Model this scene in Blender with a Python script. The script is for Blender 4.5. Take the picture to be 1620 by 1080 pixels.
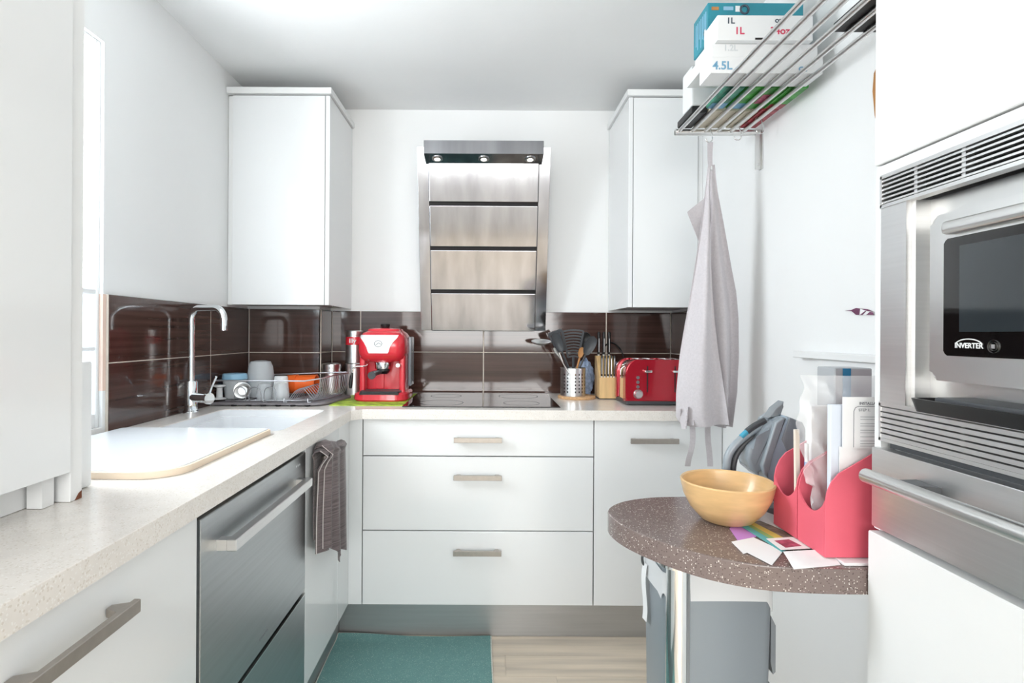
import bpy, bmesh, math, random
from mathutils import Vector, Matrix
random.seed(7)
for o in list(bpy.data.objects): bpy.data.objects.remove(o)
scene = bpy.context.scene
COL = scene.collection
PI = math.pi
# ------------------------------------------------------------------ camera
F, CX, CY, CH, ROLL = 879.0, 772.0, 528.0, 1.19, math.radians(0.33)
cam = bpy.data.cameras.new('camera'); camo = bpy.data.objects.new('camera', cam); COL.objects.link(camo)
cam.sensor_width = 36; cam.lens = F*36/1620; cam.clip_start = 0.02
cam.shift_x = (810-CX)/1620; cam.shift_y = (CY-540)/1620
camo.matrix_world = Matrix.Translation((0, 0, CH)) @ Matrix.Rotation(PI/2, 4, 'X') @ Matrix.Rotation(ROLL, 4, 'Z')
scene.camera = camo
# ------------------------------------------------------------------ light
scene.view_settings.view_transform = 'Standard'; scene.view_settings.look = 'None'
scene.view_settings.gamma = 1; scene.view_settings.use_curve_mapping = False
scene.view_settings.exposure = 0.13
w = bpy.data.worlds.new('sky'); scene.world = w; w.use_nodes = True
w.node_tree.nodes['Background'].inputs[0].default_value = (0.90, 0.96, 1.0, 1)
w.node_tree.nodes['Background'].inputs[1].default_value = 2.4
def area(name, loc, rot, sx, sy, power, col=(1, 1, 1)):
    l = bpy.data.lights.new(name, 'AREA'); l.shape = 'RECTANGLE'; l.size = sx; l.size_y = sy
    l.energy = power; l.color = col
    o = bpy.data.objects.new(name, l); COL.objects.link(o); o.location = loc; o.rotation_euler = rot
    return o
# daylight through the kitchen window (left) and an added light outside a made-up rear window
area('daylight_kitchen_window', (-1.32, 1.33, 1.5), (0, -PI/2, 0), 1.05, 0.52, 51, (0.92, 0.97, 1.0))
area('added_rear_light', (0.05, -3.25, 1.55), (PI/2, 0, 0), 2.2, 1.2, 84, (1.0, 0.985, 0.96))

# ------------------------------------------------------------------ pixel helpers (1620 x 1080 frame)
def unroll(px, py):
    dx, dy = px-CX, py-CY; c, s = math.cos(ROLL), math.sin(ROLL)
    return dx*c+dy*s, -dx*s+dy*c
def PY(px, py, Y):
    dx, dy = unroll(px, py); return Vector((dx*Y/F, Y, CH-dy*Y/F))
def PZ(px, py, z):
    dx, dy = unroll(px, py); Y = (CH-z)*F/dy; return Vector((dx*Y/F, Y, z))
def PX(px, py, x):
    dx, dy = unroll(px, py); Y = x*F/dx; return Vector((x, Y, CH-dy*Y/F))

# ------------------------------------------------------------------ materials
def s2l(c):
    c = c/255.0
    return c/12.92 if c <= 0.04045 else ((c+0.055)/1.055)**2.4
def rgb(r, g, b): return (s2l(r), s2l(g), s2l(b), 1)
MATS = {}
def mat(name, col, rough=0.5, metal=0.0, var=0.06, scale=(6, 6, 6), bump=0.0, bscale=None, coat=0.0, trans=0.0, alpha=1.0,
        emis=None, estr=0.0, ior=1.45, sheen=0.0, objrand=0.0, detail=4):
    m = bpy.data.materials.new(name); m.use_nodes = True; nt = m.node_tree; N = nt.nodes; L = nt.links
    p = N['Principled BSDF']
    p.inputs['Roughness'].default_value = rough; p.inputs['Metallic'].default_value = metal
    p.inputs['IOR'].default_value = ior
    p.inputs['Coat Weight'].default_value = coat; p.inputs['Coat Roughness'].default_value = 0.04
    p.inputs['Transmission Weight'].default_value = trans; p.inputs['Alpha'].default_value = alpha
    p.inputs['Sheen Weight'].default_value = sheen
    if emis: p.inputs['Emission Color'].default_value = emis; p.inputs['Emission Strength'].default_value = estr
    tc = N.new('ShaderNodeTexCoord'); mp = N.new('ShaderNodeMapping'); mp.inputs['Scale'].default_value = scale
    L.new(tc.outputs['Object'], mp.inputs['Vector'])
    nz = N.new('ShaderNodeTexNoise'); nz.inputs['Scale'].default_value = 1.0; nz.inputs['Detail'].default_value = detail
    L.new(mp.outputs['Vector'], nz.inputs['Vector'])
    mx = N.new('ShaderNodeMix'); mx.data_type = 'RGBA'
    d = [max(0, c*(1-var*1.6)) for c in col[:3]]+[1]; u = [min(1, c*(1+var)) for c in col[:3]]+[1]
    mx.inputs['A'].default_value = d; mx.inputs['B'].default_value = u
    rp = N.new('ShaderNodeMapRange'); rp.inputs['From Min'].default_value = 0.3; rp.inputs['From Max'].default_value = 0.7
    L.new(nz.outputs['Fac'], rp.inputs['Value']); fac = rp.outputs['Result']
    if objrand:
        oi = N.new('ShaderNodeObjectInfo'); ad = N.new('ShaderNodeMath'); ad.operation = 'MULTIPLY_ADD'
        L.new(oi.outputs['Random'], ad.inputs[0]); ad.inputs[1].default_value = objrand; L.new(fac, ad.inputs[2])
        a2 = N.new('ShaderNodeMath'); a2.operation = 'SUBTRACT'; L.new(ad.outputs[0], a2.inputs[0]); a2.inputs[1].default_value = objrand/2
        a2.use_clamp = True; fac = a2.outputs[0]
        va = N.new('ShaderNodeVectorMath'); va.operation = 'ADD'; L.new(mp.outputs['Vector'], va.inputs[0])
        mu = N.new('ShaderNodeMath'); mu.operation = 'MULTIPLY'; mu.inputs[1].default_value = 57; L.new(oi.outputs['Random'], mu.inputs[0])
        L.new(mu.outputs[0], va.inputs[1]); L.new(va.outputs[0], nz.inputs['Vector'])
    L.new(fac, mx.inputs['Factor']); L.new(mx.outputs['Result'], p.inputs['Base Color'])
    if bump:
        b = N.new('ShaderNodeBump'); b.inputs['Strength'].default_value = bump; b.inputs['Distance'].default_value = 0.004
        src = nz
        if bscale:
            mp2 = N.new('ShaderNodeMapping'); mp2.inputs['Scale'].default_value = bscale; L.new(tc.outputs['Object'], mp2.inputs['Vector'])
            src = N.new('ShaderNodeTexNoise'); src.inputs['Scale'].default_value = 1.0; src.inputs['Detail'].default_value = 3
            L.new(mp2.outputs['Vector'], src.inputs['Vector'])
        L.new(src.outputs['Fac'], b.inputs['Height']); L.new(b.outputs['Normal'], p.inputs['Normal'])
    MATS[name] = m
    return m
def speckle(name, base, light, dark, scale, thr_l, thr_d, rough):
    m = mat(name, base, rough, var=0.03, scale=(30, 30, 30)); nt = m.node_tree; N = nt.nodes; L = nt.links
    p = N['Principled BSDF']; src = p.inputs['Base Color'].links[0].from_socket
    tc = [n for n in N if n.type == 'TEX_COORD'][0]
    for k, (sc, c, thr) in enumerate(((scale, light, thr_l), (scale*0.8, dark, thr_d))):
        v = N.new('ShaderNodeTexVoronoi'); v.inputs['Scale'].default_value = sc
        L.new(tc.outputs['Object'], v.inputs['Vector'])
        sp = N.new('ShaderNodeSeparateColor'); L.new(v.outputs['Color'], sp.inputs['Color'])
        a = N.new('ShaderNodeMath'); a.operation = 'LESS_THAN'; a.inputs[1].default_value = thr; L.new(sp.outputs['Red'], a.inputs[0])
        d = N.new('ShaderNodeMath'); d.operation = 'LESS_THAN'; d.inputs[1].default_value = 0.42; L.new(v.outputs['Distance'], d.inputs[0])
        mu = N.new('ShaderNodeMath'); mu.operation = 'MULTIPLY'; L.new(a.outputs[0], mu.inputs[0]); L.new(d.outputs[0], mu.inputs[1])
        mx = N.new('ShaderNodeMix'); mx.data_type = 'RGBA'; L.new(mu.outputs[0], mx.inputs['Factor'])
        L.new(src, mx.inputs['A']); mx.inputs['B'].default_value = c; src = mx.outputs['Result']
    L.new(src, p.inputs['Base Color'])
    return m
M = MATS
mat('wall_paint', rgb(243, 244, 244), 0.6, var=0.006, scale=(3, 3, 3), bump=0.05, bscale=(60, 60, 60))
mat('ceiling_paint', rgb(242, 243, 243), 0.75, var=0.008, scale=(4, 4, 4), bump=0.35, bscale=(16, 16, 16))
mat('gloss_white', rgb(238, 240, 241), 0.12, var=0.004, scale=(2, 2, 2), coat=0.3)
mat('satin_white', rgb(240, 241, 241), 0.4, var=0.006)
mat('carcass', rgb(205, 208, 210), 0.6, var=0.01)
mat('dark_gap', rgb(40, 38, 38), 0.7, var=0.03)
mat('tile_brown', rgb(76, 55, 49), 0.07, var=0.22, scale=(1.6, 1.6, 75), coat=0.25, detail=6)
mat('grout', rgb(222, 212, 200), 0.8, var=0.04, scale=(40, 40, 40))
mat('tile_trim', rgb(232, 205, 190), 0.5, var=0.04)
speckle('worktop_stone', rgb(236, 231, 225), rgb(243, 240, 236), rgb(222, 215, 206), 330, 0.25, 0.20, 0.2)
speckle('bar_stone', rgb(126, 112, 108), rgb(214, 206, 199), rgb(98, 86, 83), 400, 0.14, 0.25, 0.2)
mat('steel', rgb(222, 222, 222), 0.34, 1.0, var=0.02, scale=(3, 3, 220), bump=0.02)
mat('steel_hood', rgb(166, 166, 170), 0.11, 1.0, var=0.14, scale=(13, 13, 0.35), bump=0.0)  # vertical streaks in the colour stand in for reflections of the room
mat('steel_dishwasher', rgb(178, 182, 184), 0.32, 1.0, var=0.04, scale=(2, 3, 160))
mat('steel_plinth', rgb(186, 187, 188), 0.42, 0.85, var=0.04, scale=(3, 3, 90))
mat('handle_metal', rgb(178, 171, 164), 0.38, 0.9, var=0.04, scale=(60, 60, 60))
mat('chrome', rgb(235, 238, 240), 0.05, 1.0, var=0.01)
mat('satin_metal', rgb(226, 226, 225), 0.28, 1.0, var=0.03)
mat('black_glass', rgb(16, 14, 15), 0.05, var=0.05, coat=0.5)
mat('window_reflection_grey', rgb(46, 52, 56), 0.07, var=0.05, coat=0.6)
mat('black_plastic', rgb(28, 29, 31), 0.35, var=0.08)
mat('charcoal_plastic', rgb(68, 71, 75), 0.42, var=0.06)
mat('grey_plastic', rgb(140, 146, 151), 0.35, var=0.04)
mat('mid_grey_plastic', rgb(148, 158, 166), 0.3, var=0.05, coat=0.3)
mat('blue_grey_plastic', rgb(176, 196, 212), 0.25, var=0.05, coat=0.3)
mat('bin_grey', rgb(158, 167, 174), 0.35, 0.3, var=0.03, scale=(2, 2, 2))
mat('white_plastic', rgb(240, 242, 243), 0.35, var=0.01)
mat('red_plastic', rgb(220, 48, 62), 0.22, var=0.04, coat=0.4)
mat('toaster_red', rgb(176, 12, 38), 0.2, 0.35, var=0.06, coat=0.7)
mat('file_pink', rgb(232, 104, 123), 0.5, var=0.03)
mat('orange_plastic', rgb(252, 112, 44), 0.4, var=0.04)
mat('blue_plastic', rgb(40, 128, 172), 0.35, var=0.04)
mat('pale_blue_plastic', rgb(150, 195, 222), 0.35, var=0.04)
mat('clear_plastic', rgb(242, 248, 252), 0.2, var=0.01, alpha=0.5)
mat('clear_glass', rgb(235, 242, 246), 0.04, var=0.01, alpha=0.30)
mat('tinted_plastic', rgb(156, 166, 175), 0.1, var=0.03, alpha=0.7, coat=0.4)
mat('bag_blue', rgb(178, 198, 230), 0.25, var=0.2, scale=(60, 60, 60), alpha=0.8, bump=0.6, bscale=(90, 90, 90))
mat('beech', rgb(226, 190, 135), 0.45, var=0.09, scale=(40, 40, 5))
mat('bowl_wood', rgb(222, 184, 132), 0.35, var=0.10, scale=(12, 12, 60), coat=0.25)
mat('brown_wood', rgb(186, 132, 78), 0.5, var=0.12, scale=(40, 40, 5))
mat('cork', rgb(214, 172, 128), 0.8, var=0.12, scale=(120, 120, 120))
mat('floor_wood', rgb(230, 216, 197), 0.38, var=0.14, scale=(1.8, 26, 10), objrand=0.5, detail=6)
speckle('rug_teal', rgb(116, 160, 157), rgb(186, 214, 210), rgb(102, 148, 147), 420, 0.10, 0.35, 0.95)
mat('rug_edge', rgb(222, 224, 216), 0.95, var=0.1, scale=(200, 200, 200))
mat('apron_linen', rgb(205, 200, 204), 0.9, var=0.04, scale=(160, 160, 160), sheen=0.2, bump=0.15, bscale=(500, 500, 500))
mat('towel_grey', rgb(112, 101, 102), 0.95, var=0.28, scale=(8, 8, 330), sheen=0.3, bump=0.5, bscale=(20, 20, 330))
mat('towel_edge', rgb(205, 198, 196), 0.95, var=0.1)
mat('paper', rgb(244, 245, 246), 0.7, var=0.01)
mat('card_cream', rgb(240, 230, 216), 0.7, var=0.02)
mat('paper_purple', rgb(196, 140, 214), 0.6, var=0.03)
mat('print_teal', rgb(96, 186, 190), 0.5, var=0.05)
mat('print_green', rgb(150, 190, 120), 0.5, var=0.05)
mat('print_yellow', rgb(222, 208, 110), 0.5, var=0.05)
mat('print_photo', rgb(140, 132, 122), 0.5, var=0.4, scale=(50, 50, 50))
mat('print_pink', rgb(176, 84, 110), 0.5, var=0.3, scale=(80, 80, 80))
mat('print_red', rgb(212, 62, 96), 0.5, var=0.03)
mat('print_dark', rgb(64, 78, 92), 0.5, var=0.03)
mat('print_blue', rgb(120, 172, 204), 0.5, var=0.03)
mat('print_grey', rgb(130, 132, 138), 0.6, var=0.03)
mat('carton_white', rgb(238, 240, 241), 0.55, var=0.01)
mat('carton_teal', rgb(52, 148, 166), 0.45, var=0.12, scale=(8, 8, 8))
mat('pack_green', rgb(66, 160, 60), 0.4, var=0.4, scale=(30, 30, 30))
mat('pack_bluegreen', rgb(60, 146, 120), 0.4, var=0.5, scale=(22, 22, 22))
mat('pack_red', rgb(178, 62, 74), 0.4, var=0.4, scale=(45, 45, 45))
mat('pack_cream', rgb(222, 214, 196), 0.5, var=0.08, scale=(20, 20, 20))
mat('pack_black', rgb(44, 44, 46), 0.4, var=0.3, scale=(30, 30, 30))
mat('mat_green', rgb(176, 206, 74), 0.6, var=0.35, scale=(26, 26, 26))
mat('tray_grey', rgb(132, 128, 132), 0.85, var=0.06, scale=(80, 80, 80))
mat('rack_wire', rgb(196, 196, 202), 0.3, 0.9, var=0.03)
mat('sink_white', rgb(242, 245, 248), 0.18, var=0.01, coat=0.3)
mat('board_cream', rgb(232, 214, 192), 0.5, var=0.04)
mat('lamp_glow', rgb(255, 248, 230), 0.3, var=0.0, emis=(1, 0.95, 0.85, 1), estr=2.5)
mat('carton_print_faint', rgb(214, 219, 222), 0.6, var=0.01)
mat('liner_white', rgb(244, 246, 248), 0.4, var=0.01, alpha=0.85)
mat('button_blue', rgb(70, 160, 190), 0.3, var=0.03)
mat('print_faint', rgb(192, 194, 198), 0.6, var=0.02)
mat('paper_blue', rgb(222, 230, 242), 0.6, var=0.02)
mat('clear_sleeve', rgb(250, 251, 254), 0.12, var=0.02, alpha=0.24, bump=0.3, bscale=(70, 70, 70))
mat('pen_blue', rgb(96, 146, 205), 0.4, var=0.03)
mat('box_grey', rgb(176, 180, 184), 0.5, var=0.03)
mat('food_mix', rgb(150, 136, 100), 0.7, var=0.5, scale=(60, 60, 60))
mat('rust', rgb(120, 72, 50), 0.8, var=0.3, scale=(90, 90, 90))
mat('purple_dark', rgb(120, 70, 100), 0.4, var=0.1)
mat('sky_glass', rgb(240, 248, 252), 0.05, var=0.0, alpha=0.25)
mat('frosted_glass', rgb(214, 228, 236), 0.5, var=0.05, scale=(2, 2, 60), alpha=0.75)

def aniso(name, amt, rot=0.25):
    m = M[name]; nt = m.node_tree; p = nt.nodes['Principled BSDF']; t = nt.nodes.new('ShaderNodeTangent'); t.direction_type = 'RADIAL'; t.axis = 'Z'
    nt.links.new(t.outputs['Tangent'], p.inputs['Tangent']); p.inputs['Anisotropic'].default_value = amt; p.inputs['Anisotropic Rotation'].default_value = rot
aniso('steel_hood', 0.15)
aniso('steel_dishwasher', 0.7)
# ------------------------------------------------------------------ mesh builder
class B:
    def __init__(s): s.bm = bmesh.new(); s.bev = False
    def box(s, x0, x1, y0, y1, z0, z1, bev=0.0, seg=2):
        r = bmesh.ops.create_cube(s.bm, size=1.0); vs = r['verts']
        for v in vs:
            v.co = Vector(((x0+x1)/2+v.co.x*abs(x1-x0), (y0+y1)/2+v.co.y*abs(y1-y0), (z0+z1)/2+v.co.z*abs(z1-z0)))
        if bev > 0:
            s.bev = True
            es = list({e for v in vs for e in v.link_edges})
            bmesh.ops.bevel(s.bm, geom=es, offset=bev, segments=seg, affect='EDGES', profile=0.5)
        return s
    def tube(s, pts, r, n=8, closed=False, radii=None, caps=True):
        pts = [Vector(p) for p in pts]; m = len(pts); rings = []
        t0 = None; up = None
        for i in range(m):
            a = pts[(i-1) % m] if (closed or i > 0) else pts[i]; b = pts[(i+1) % m] if (closed or i < m-1) else pts[i]
            t = (b-a).normalized()
            if up is None:
                up = Vector((0, 0, 1)) if abs(t.z) < 0.9 else Vector((1, 0, 0))
                up = (up-t*up.dot(t)).normalized()
            else:
                up = up-t*up.dot(t)
                if up.length < 1e-5: up = t.orthogonal()
                up.normalize()
            sd = t.cross(up); rr = radii[i] if radii else r
            rings.append([s.bm.verts.new(pts[i]+(up*math.cos(2*PI*k/n)+sd*math.sin(2*PI*k/n))*rr) for k in range(n)])
        for i in range(m if closed else m-1):
            A, Bq = rings[i], rings[(i+1) % m]
            for k in range(n):
                s.bm.faces.new((A[k], A[(k+1) % n], Bq[(k+1) % n], Bq[k]))
        if not closed and caps:
            s.bm.faces.new(rings[0][::-1]); s.bm.faces.new(rings[-1])
        return s
    def lathe(s, prof, c, n=32, axis='Z', sx=1.0, sy=1.0):
        c = Vector(c); rings = []
        def P(r, h, a):
            u, v = r*math.cos(a)*sx, r*math.sin(a)*sy
            return c+(Vector((u, v, h)) if axis == 'Z' else Vector((u, -h, v)) if axis == 'Y' else Vector((h, u, v)))
        for r, h in prof:
            if r < 1e-6: rings.append([s.bm.verts.new(P(0, h, 0))])
            else: rings.append([s.bm.verts.new(P(r, h, 2*PI*k/n)) for k in range(n)])
        for A, Q in zip(rings, rings[1:]):
            for k in range(n):
                k2 = (k+1) % n
                if len(A) == 1 and len(Q) == 1: continue
                if len(A) == 1: s.bm.faces.new((A[0], Q[k2], Q[k]))
                elif len(Q) == 1: s.bm.faces.new((A[k], A[k2], Q[0]))
                else: s.bm.faces.new((A[k], A[k2], Q[k2], Q[k]))
        return s
    def prism(s, pts, d, bev=0.0, seg=2):
        """pts: 3D polygon, d: extrude vector"""
        d = Vector(d); a = [s.bm.verts.new(Vector(p)) for p in pts]; b = [s.bm.verts.new(Vector(p)+d) for p in pts]
        n = len(pts); f = [s.bm.faces.new(a[::-1]), s.bm.faces.new(b)]
        for i in range(n): f.append(s.bm.faces.new((a[i], a[(i+1) % n], b[(i+1) % n], b[i])))
        if bev > 0:
            s.bev = True
            es = list({e for q in f[:2] for e in q.edges})
            bmesh.ops.bevel(s.bm, geom=es, offset=bev, segments=seg, affect='EDGES', profile=0.5)
        return s
    def grid(s, fn, nu, nv, closed_u=False):
        V = [[s.bm.verts.new(Vector(fn(i/nu, j/nv))) for j in range(nv+1)] for i in range(nu if closed_u else nu+1)]
        m = len(V)
        for i in range(nu):
            for j in range(nv):
                s.bm.faces.new((V[i][j], V[(i+1) % m][j], V[(i+1) % m][j+1], V[i][j+1]))
        return s
    def sheet(s, fn, nu, nv, th):
        """two-sided thin sheet; fn(u,v)->point"""
        before = set(s.bm.faces); s.grid(fn, nu, nv)
        fs = [f for f in s.bm.faces if f not in before]
        bmesh.ops.recalc_face_normals(s.bm, faces=fs)
        bmesh.ops.solidify(s.bm, geom=fs, thickness=th)
        return s
    def xf(s, mtx):
        bmesh.ops.transform(s.bm, matrix=mtx, verts=s.bm.verts[:]); return s
def mesh_of(b, name, origin, smooth=True, ang=35):
    bmesh.ops.recalc_face_normals(b.bm, faces=b.bm.faces[:])
    bmesh.ops.translate(b.bm, vec=-Vector(origin), verts=b.bm.verts[:])
    me = bpy.data.meshes.new(name); b.bm.to_mesh(me); b.bm.free()
    if smooth:
        me.shade_smooth(); me.set_sharp_from_angle(angle=math.radians(ang))
    return me
ORG = {}
def tag(o, label, cat, group=None):
    o['label'] = label; o['category'] = cat
    if group: o['group'] = group
    return o
def thing(name, label, cat, loc, group=None):
    o = bpy.data.objects.new(name, None); COL.objects.link(o); o.location = loc; o.empty_display_size = 0.05
    ORG[o.name] = Vector(loc); tag(o, label, cat, group); return o
def wn_mod(o):
    md = o.modifiers.new('weighted_normals', 'WEIGHTED_NORMAL'); md.keep_sharp = True; md.weight = 100
def part(name, b, m, parent, label=None, smooth=True, ang=35):
    bev = b.bev
    org = ORG[parent.name]; me = mesh_of(b, name, org, smooth, ang)
    o = bpy.data.objects.new(name, me); COL.objects.link(o); o.parent = parent; ORG[o.name] = org
    me.materials.append(M[m])
    if bev: wn_mod(o)
    if label: o['label'] = label
    return o
def single(name, b, m, label, cat, group=None, loc=None, smooth=True, ang=35):
    vs = [v.co for v in b.bm.verts]
    if loc is None:
        loc = Vector(((min(v.x for v in vs)+max(v.x for v in vs))/2, (min(v.y for v in vs)+max(v.y for v in vs))/2, min(v.z for v in vs)))
    bev = b.bev
    me = mesh_of(b, name, loc, smooth, ang); o = bpy.data.objects.new(name, me); COL.objects.link(o); o.location = loc
    ORG[o.name] = Vector(loc); me.materials.append(M[m]); tag(o, label, cat, group)
    if bev: wn_mod(o)
    return o
def struct(name, b, m, loc=(0, 0, 0), smooth=False):
    me = mesh_of(b, name, loc, smooth); o = bpy.data.objects.new(name, me); COL.objects.link(o); o.location = loc
    ORG[o.name] = Vector(loc); me.materials.append(M[m]); o['kind'] = 'structure'; return o
def text(body, size, loc, rot, m, parent, name='lettering', extrude=0.0002, align='CENTER', bold=False):
    cu = bpy.data.curves.new(name, 'FONT'); cu.body = body; cu.size = size; cu.extrude = extrude; cu.align_x = align; cu.align_y = 'CENTER'
    if bold: cu.offset = size*0.02
    t = bpy.data.objects.new('tmp_text', cu); COL.objects.link(t)
    dg = bpy.context.evaluated_depsgraph_get(); me = bpy.data.meshes.new_from_object(t.evaluated_get(dg))
    bpy.data.objects.remove(t); bpy.data.curves.remove(cu)
    from mathutils import Euler
    me.transform(Matrix.Translation(Vector(loc)-ORG[parent.name]) @ Euler(rot).to_matrix().to_4x4())
    o = bpy.data.objects.new(name, me); COL.objects.link(o); o.parent = parent; ORG[o.name] = ORG[parent.name]
    me.materials.clear(); me.materials.append(M[m]); return o
FRONT = (PI/2, 0, 0)          # text facing the camera (-Y)
FACE_PX = (PI/2, 0, PI/2)     # text facing +X
FACE_NX = (PI/2, 0, -PI/2)    # text facing -X
def bez(pts, n=8):
    """Catmull-Rom through pts"""
    pts = [Vector(p) for p in pts]; q = [pts[0]]+pts+[pts[-1]]; out = []
    for i in range(1, len(q)-2):
        for k in range(n):
            t = k/n; a, b, c, d = q[i-1], q[i], q[i+1], q[i+2]
            out.append(0.5*((2*b)+(-a+c)*t+(2*a-5*b+4*c-d)*t*t+(-a+3*b-3*c+d)*t*t*t))
    out.append(pts[-1]); return out
def rrect(x0, x1, y0, y1, r, n=6):
    """rounded rectangle loop (x,y), r scalar or 4 corner radii (x0y0, x1y0, x1y1, x0y1)"""
    R = [r]*4 if not isinstance(r, (tuple, list)) else r; out = []
    for (cx, cy, a0, rr) in ((x0, y0, PI, R[0]), (x1, y0, 1.5*PI, R[1]), (x1, y1, 0, R[2]), (x0, y1, PI/2, R[3])):
        ox = cx+rr if cx == x0 else cx-rr; oy = cy+rr if cy == y0 else cy-rr
        if rr == 0: out.append((cx, cy)); continue
        for k in range(n+1):
            a = a0+PI/2*k/n; out.append((ox+rr*math.cos(a), oy+rr*math.sin(a)))
    return out
def smoothstep(t): t = max(0, min(1, t)); return t*t*(3-2*t)
def interp(tbl, t):
    if t <= tbl[0][0]: return tbl[0][1]
    for (a, va), (b, vb) in zip(tbl, tbl[1:]):
        if t <= b: return va+(vb-va)*((t-a)/(b-a))
    return tbl[-1][1]

# ================================================================== SETTING
XL, XR, YB, ZC = -1.108, 0.907, 2.74, 2.292        # wall faces, ceiling
YR = -3.1; XR2 = 1.30
TT = 1.298                                          # top of tiling
# floor with planks
fl = struct('floor', B().box(XL-.1, XR2+.1, YR-.1, YB+.1, -0.06, -0.003), 'grout')
PW = 0.126; pmesh = {}
def plank_mesh(L):
    k = round(L, 3)
    if k not in pmesh:
        me = mesh_of(B().box(0.0006, L-0.0006, 0.0006, PW-0.0006, -0.003, 0.0), 'plank', (0, 0, 0), False); me.materials.append(M['floor_wood']); pmesh[k] = me
    return pmesh[k]
row = 0; y = 1.933-PW*40; rnd = random.Random(3)
while y < YB-0.02:
    off = 0.244-1.2*2 if abs(y-(1.933-PW)) < 1e-6 else 0.07-1.2*2 if abs(y-1.933) < 1e-6 else -2.2+rnd.choice((0, .2, .4, .6, .8, 1.0))-1.0
    x = off
    while x < XR2:
        a, b_ = max(x, XL), min(x+1.2, XR2)
        if b_-a > 0.03:
            o = bpy.data.objects.new('plank', plank_mesh(b_-a)); COL.objects.link(o); o.parent = fl; o.location = (a, y, 0)
        x += 1.2
    y += PW; row += 1
struct('ceiling', B().box(XL-.15, XR2+.1, YR-.1, YB+.1, ZC, ZC+0.08), 'ceiling_paint')
# left wall with the window opening
WY0, WY1, WZ0, WZ1 = 1.06, 1.598, 0.915, 2.022
wl = struct('wall_left', B().box(XL-.13, XL, YR, WY0, 0, ZC).box(XL-.13, XL, WY1, YB+.1, 0, ZC)
            .box(XL-.13, XL, WY0, WY1, 0, WZ0).box(XL-.13, XL, WY0, WY1, WZ1, ZC), 'wall_paint')
wb = struct('wall_back', B().box(XL, XR2, YB, YB+.1, 0, ZC), 'wall_paint')
wr = struct('wall_right', B().box(XR, XR+.1, 0.9, YB, 0, ZC).box(XR2, XR2+.1, YR, 0.9, 0, ZC).box(XR, XR2, 0.884, 0.9, 0, ZC), 'wall_paint')
# boxed-in pipe column in the far left corner
BX1, BY = -0.776, 2.563
wc = struct('wall_corner', B().box(XL, BX1, BY, YB, 0, ZC), 'wall_paint', loc=(XL, BY, 0))
# rear wall; its unseen wide window is added to light the kitchen
struct('wall_rear', B().box(XL, -1.05, YR-.1, YR, 0, ZC).box(1.15, XR2, YR-.1, YR, 0, ZC).box(-1.05, 1.15, YR-.1, YR, 2.16, ZC).box(-1.05, 1.15, YR-.1, YR, 0, .94), 'wall_paint')
pd = struct('window_added_rear', B().box(-1.05, 1.15, YR-.08, YR-.02, 2.10, 2.16).box(-1.05, 1.15, YR-.08, YR-.02, .94, 1.0).box(-1.05, -.99, YR-.08, YR-.02, 1.0, 2.10)
            .box(1.09, 1.15, YR-.08, YR-.02, 1.0, 2.10).box(.02, .08, YR-.08, YR-.02, 1.0, 2.10), 'white_plastic')
# window 1
wf = B()
for (a, b_, c, d) in ((WY0, WY0+.035, WZ0, WZ1), (WY1-.012, WY1, WZ0, WZ1)): wf.box(XL-.06, XL-.010, a, b_, c, d, .003)
for (c, d) in ((WZ0, WZ0+.04), (WZ1-.012, WZ1), (1.296, 1.312), (1.135, 1.147)): wf.box(XL-.058, XL-.012, WY0+.035, WY1-.012, c, d, .003)
w1 = struct('window_1', wf, 'white_plastic', loc=(XL, (WY0+WY1)/2, WZ0))
part('pane', B().box(XL-.036, XL-.030, WY0+.033, WY1-.010, 1.31, WZ1-.010), 'sky_glass', w1)
part('pane', B().box(XL-.036, XL-.030, WY0+.033, WY1-.010, 1.146, 1.298), 'frosted_glass', w1)
part('pane', B().box(XL-.036, XL-.030, WY0+.033, WY1-.010, WZ0+.038, 1.136), 'frosted_glass', w1)
part('jamb_trim', B().box(XL-.010, XL+.0015, WY1-.002, WY1+.011, 1.02, TT), 'tile_trim', w1)

# wall tiles: 600 x 200, recessed grout
G = 0.0024
def tiles(parent, axis, fixed, sign, ranges, rows=((0.898, 1.0975), (1.1005, TT))):
    lo, hi = ranges[0][0], ranges[-1][1]; g = B()
    if axis == 'x': g.box(lo, hi, fixed-0.0072 if sign < 0 else fixed, fixed if sign < 0 else fixed+.0072, 0.898, TT)
    else: g.box(fixed if sign > 0 else fixed-.0072, fixed+.0072 if sign > 0 else fixed, lo, hi, 0.898, TT)
    part('grout_bed', g, 'grout', parent)
    for a, b_ in ranges:
        for z0, z1 in rows:
            t = B()
            if axis == 'x':
                t.box(a+G, b_-G, fixed+sign*0.009, fixed+sign*0.0005, z0, z1, 0.0012, 1)
            else:
                t.box(min(fixed+sign*.0005, fixed+sign*.009), max(fixed+sign*.0005, fixed+sign*.009), a+G, b_-G, z0, z1, 0.0012, 1)
            part('tile', t, 'tile_brown', parent)
def tx(px): return (px-CX)*YB/F
tiles(wb, 'x', YB, -1, [(BX1+.009, tx(571)), (tx(571), tx(765)), (tx(765), tx(958.5)), (tx(958.5), XR-.009)])
tiles(wr, 'y', XR, -1, [(2.105, 2.46), (2.46, YB-.009)])
tiles(wc, 'x', BY, -1, [(XL+.009, BX1+.009)])
tiles(wc, 'y', BX1, 1, [(BY-.009, YB-.009)])
tiles(wl, 'y', XL, 1, [(WY1+.012, 2.205), (2.205, BY-.009)])

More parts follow.
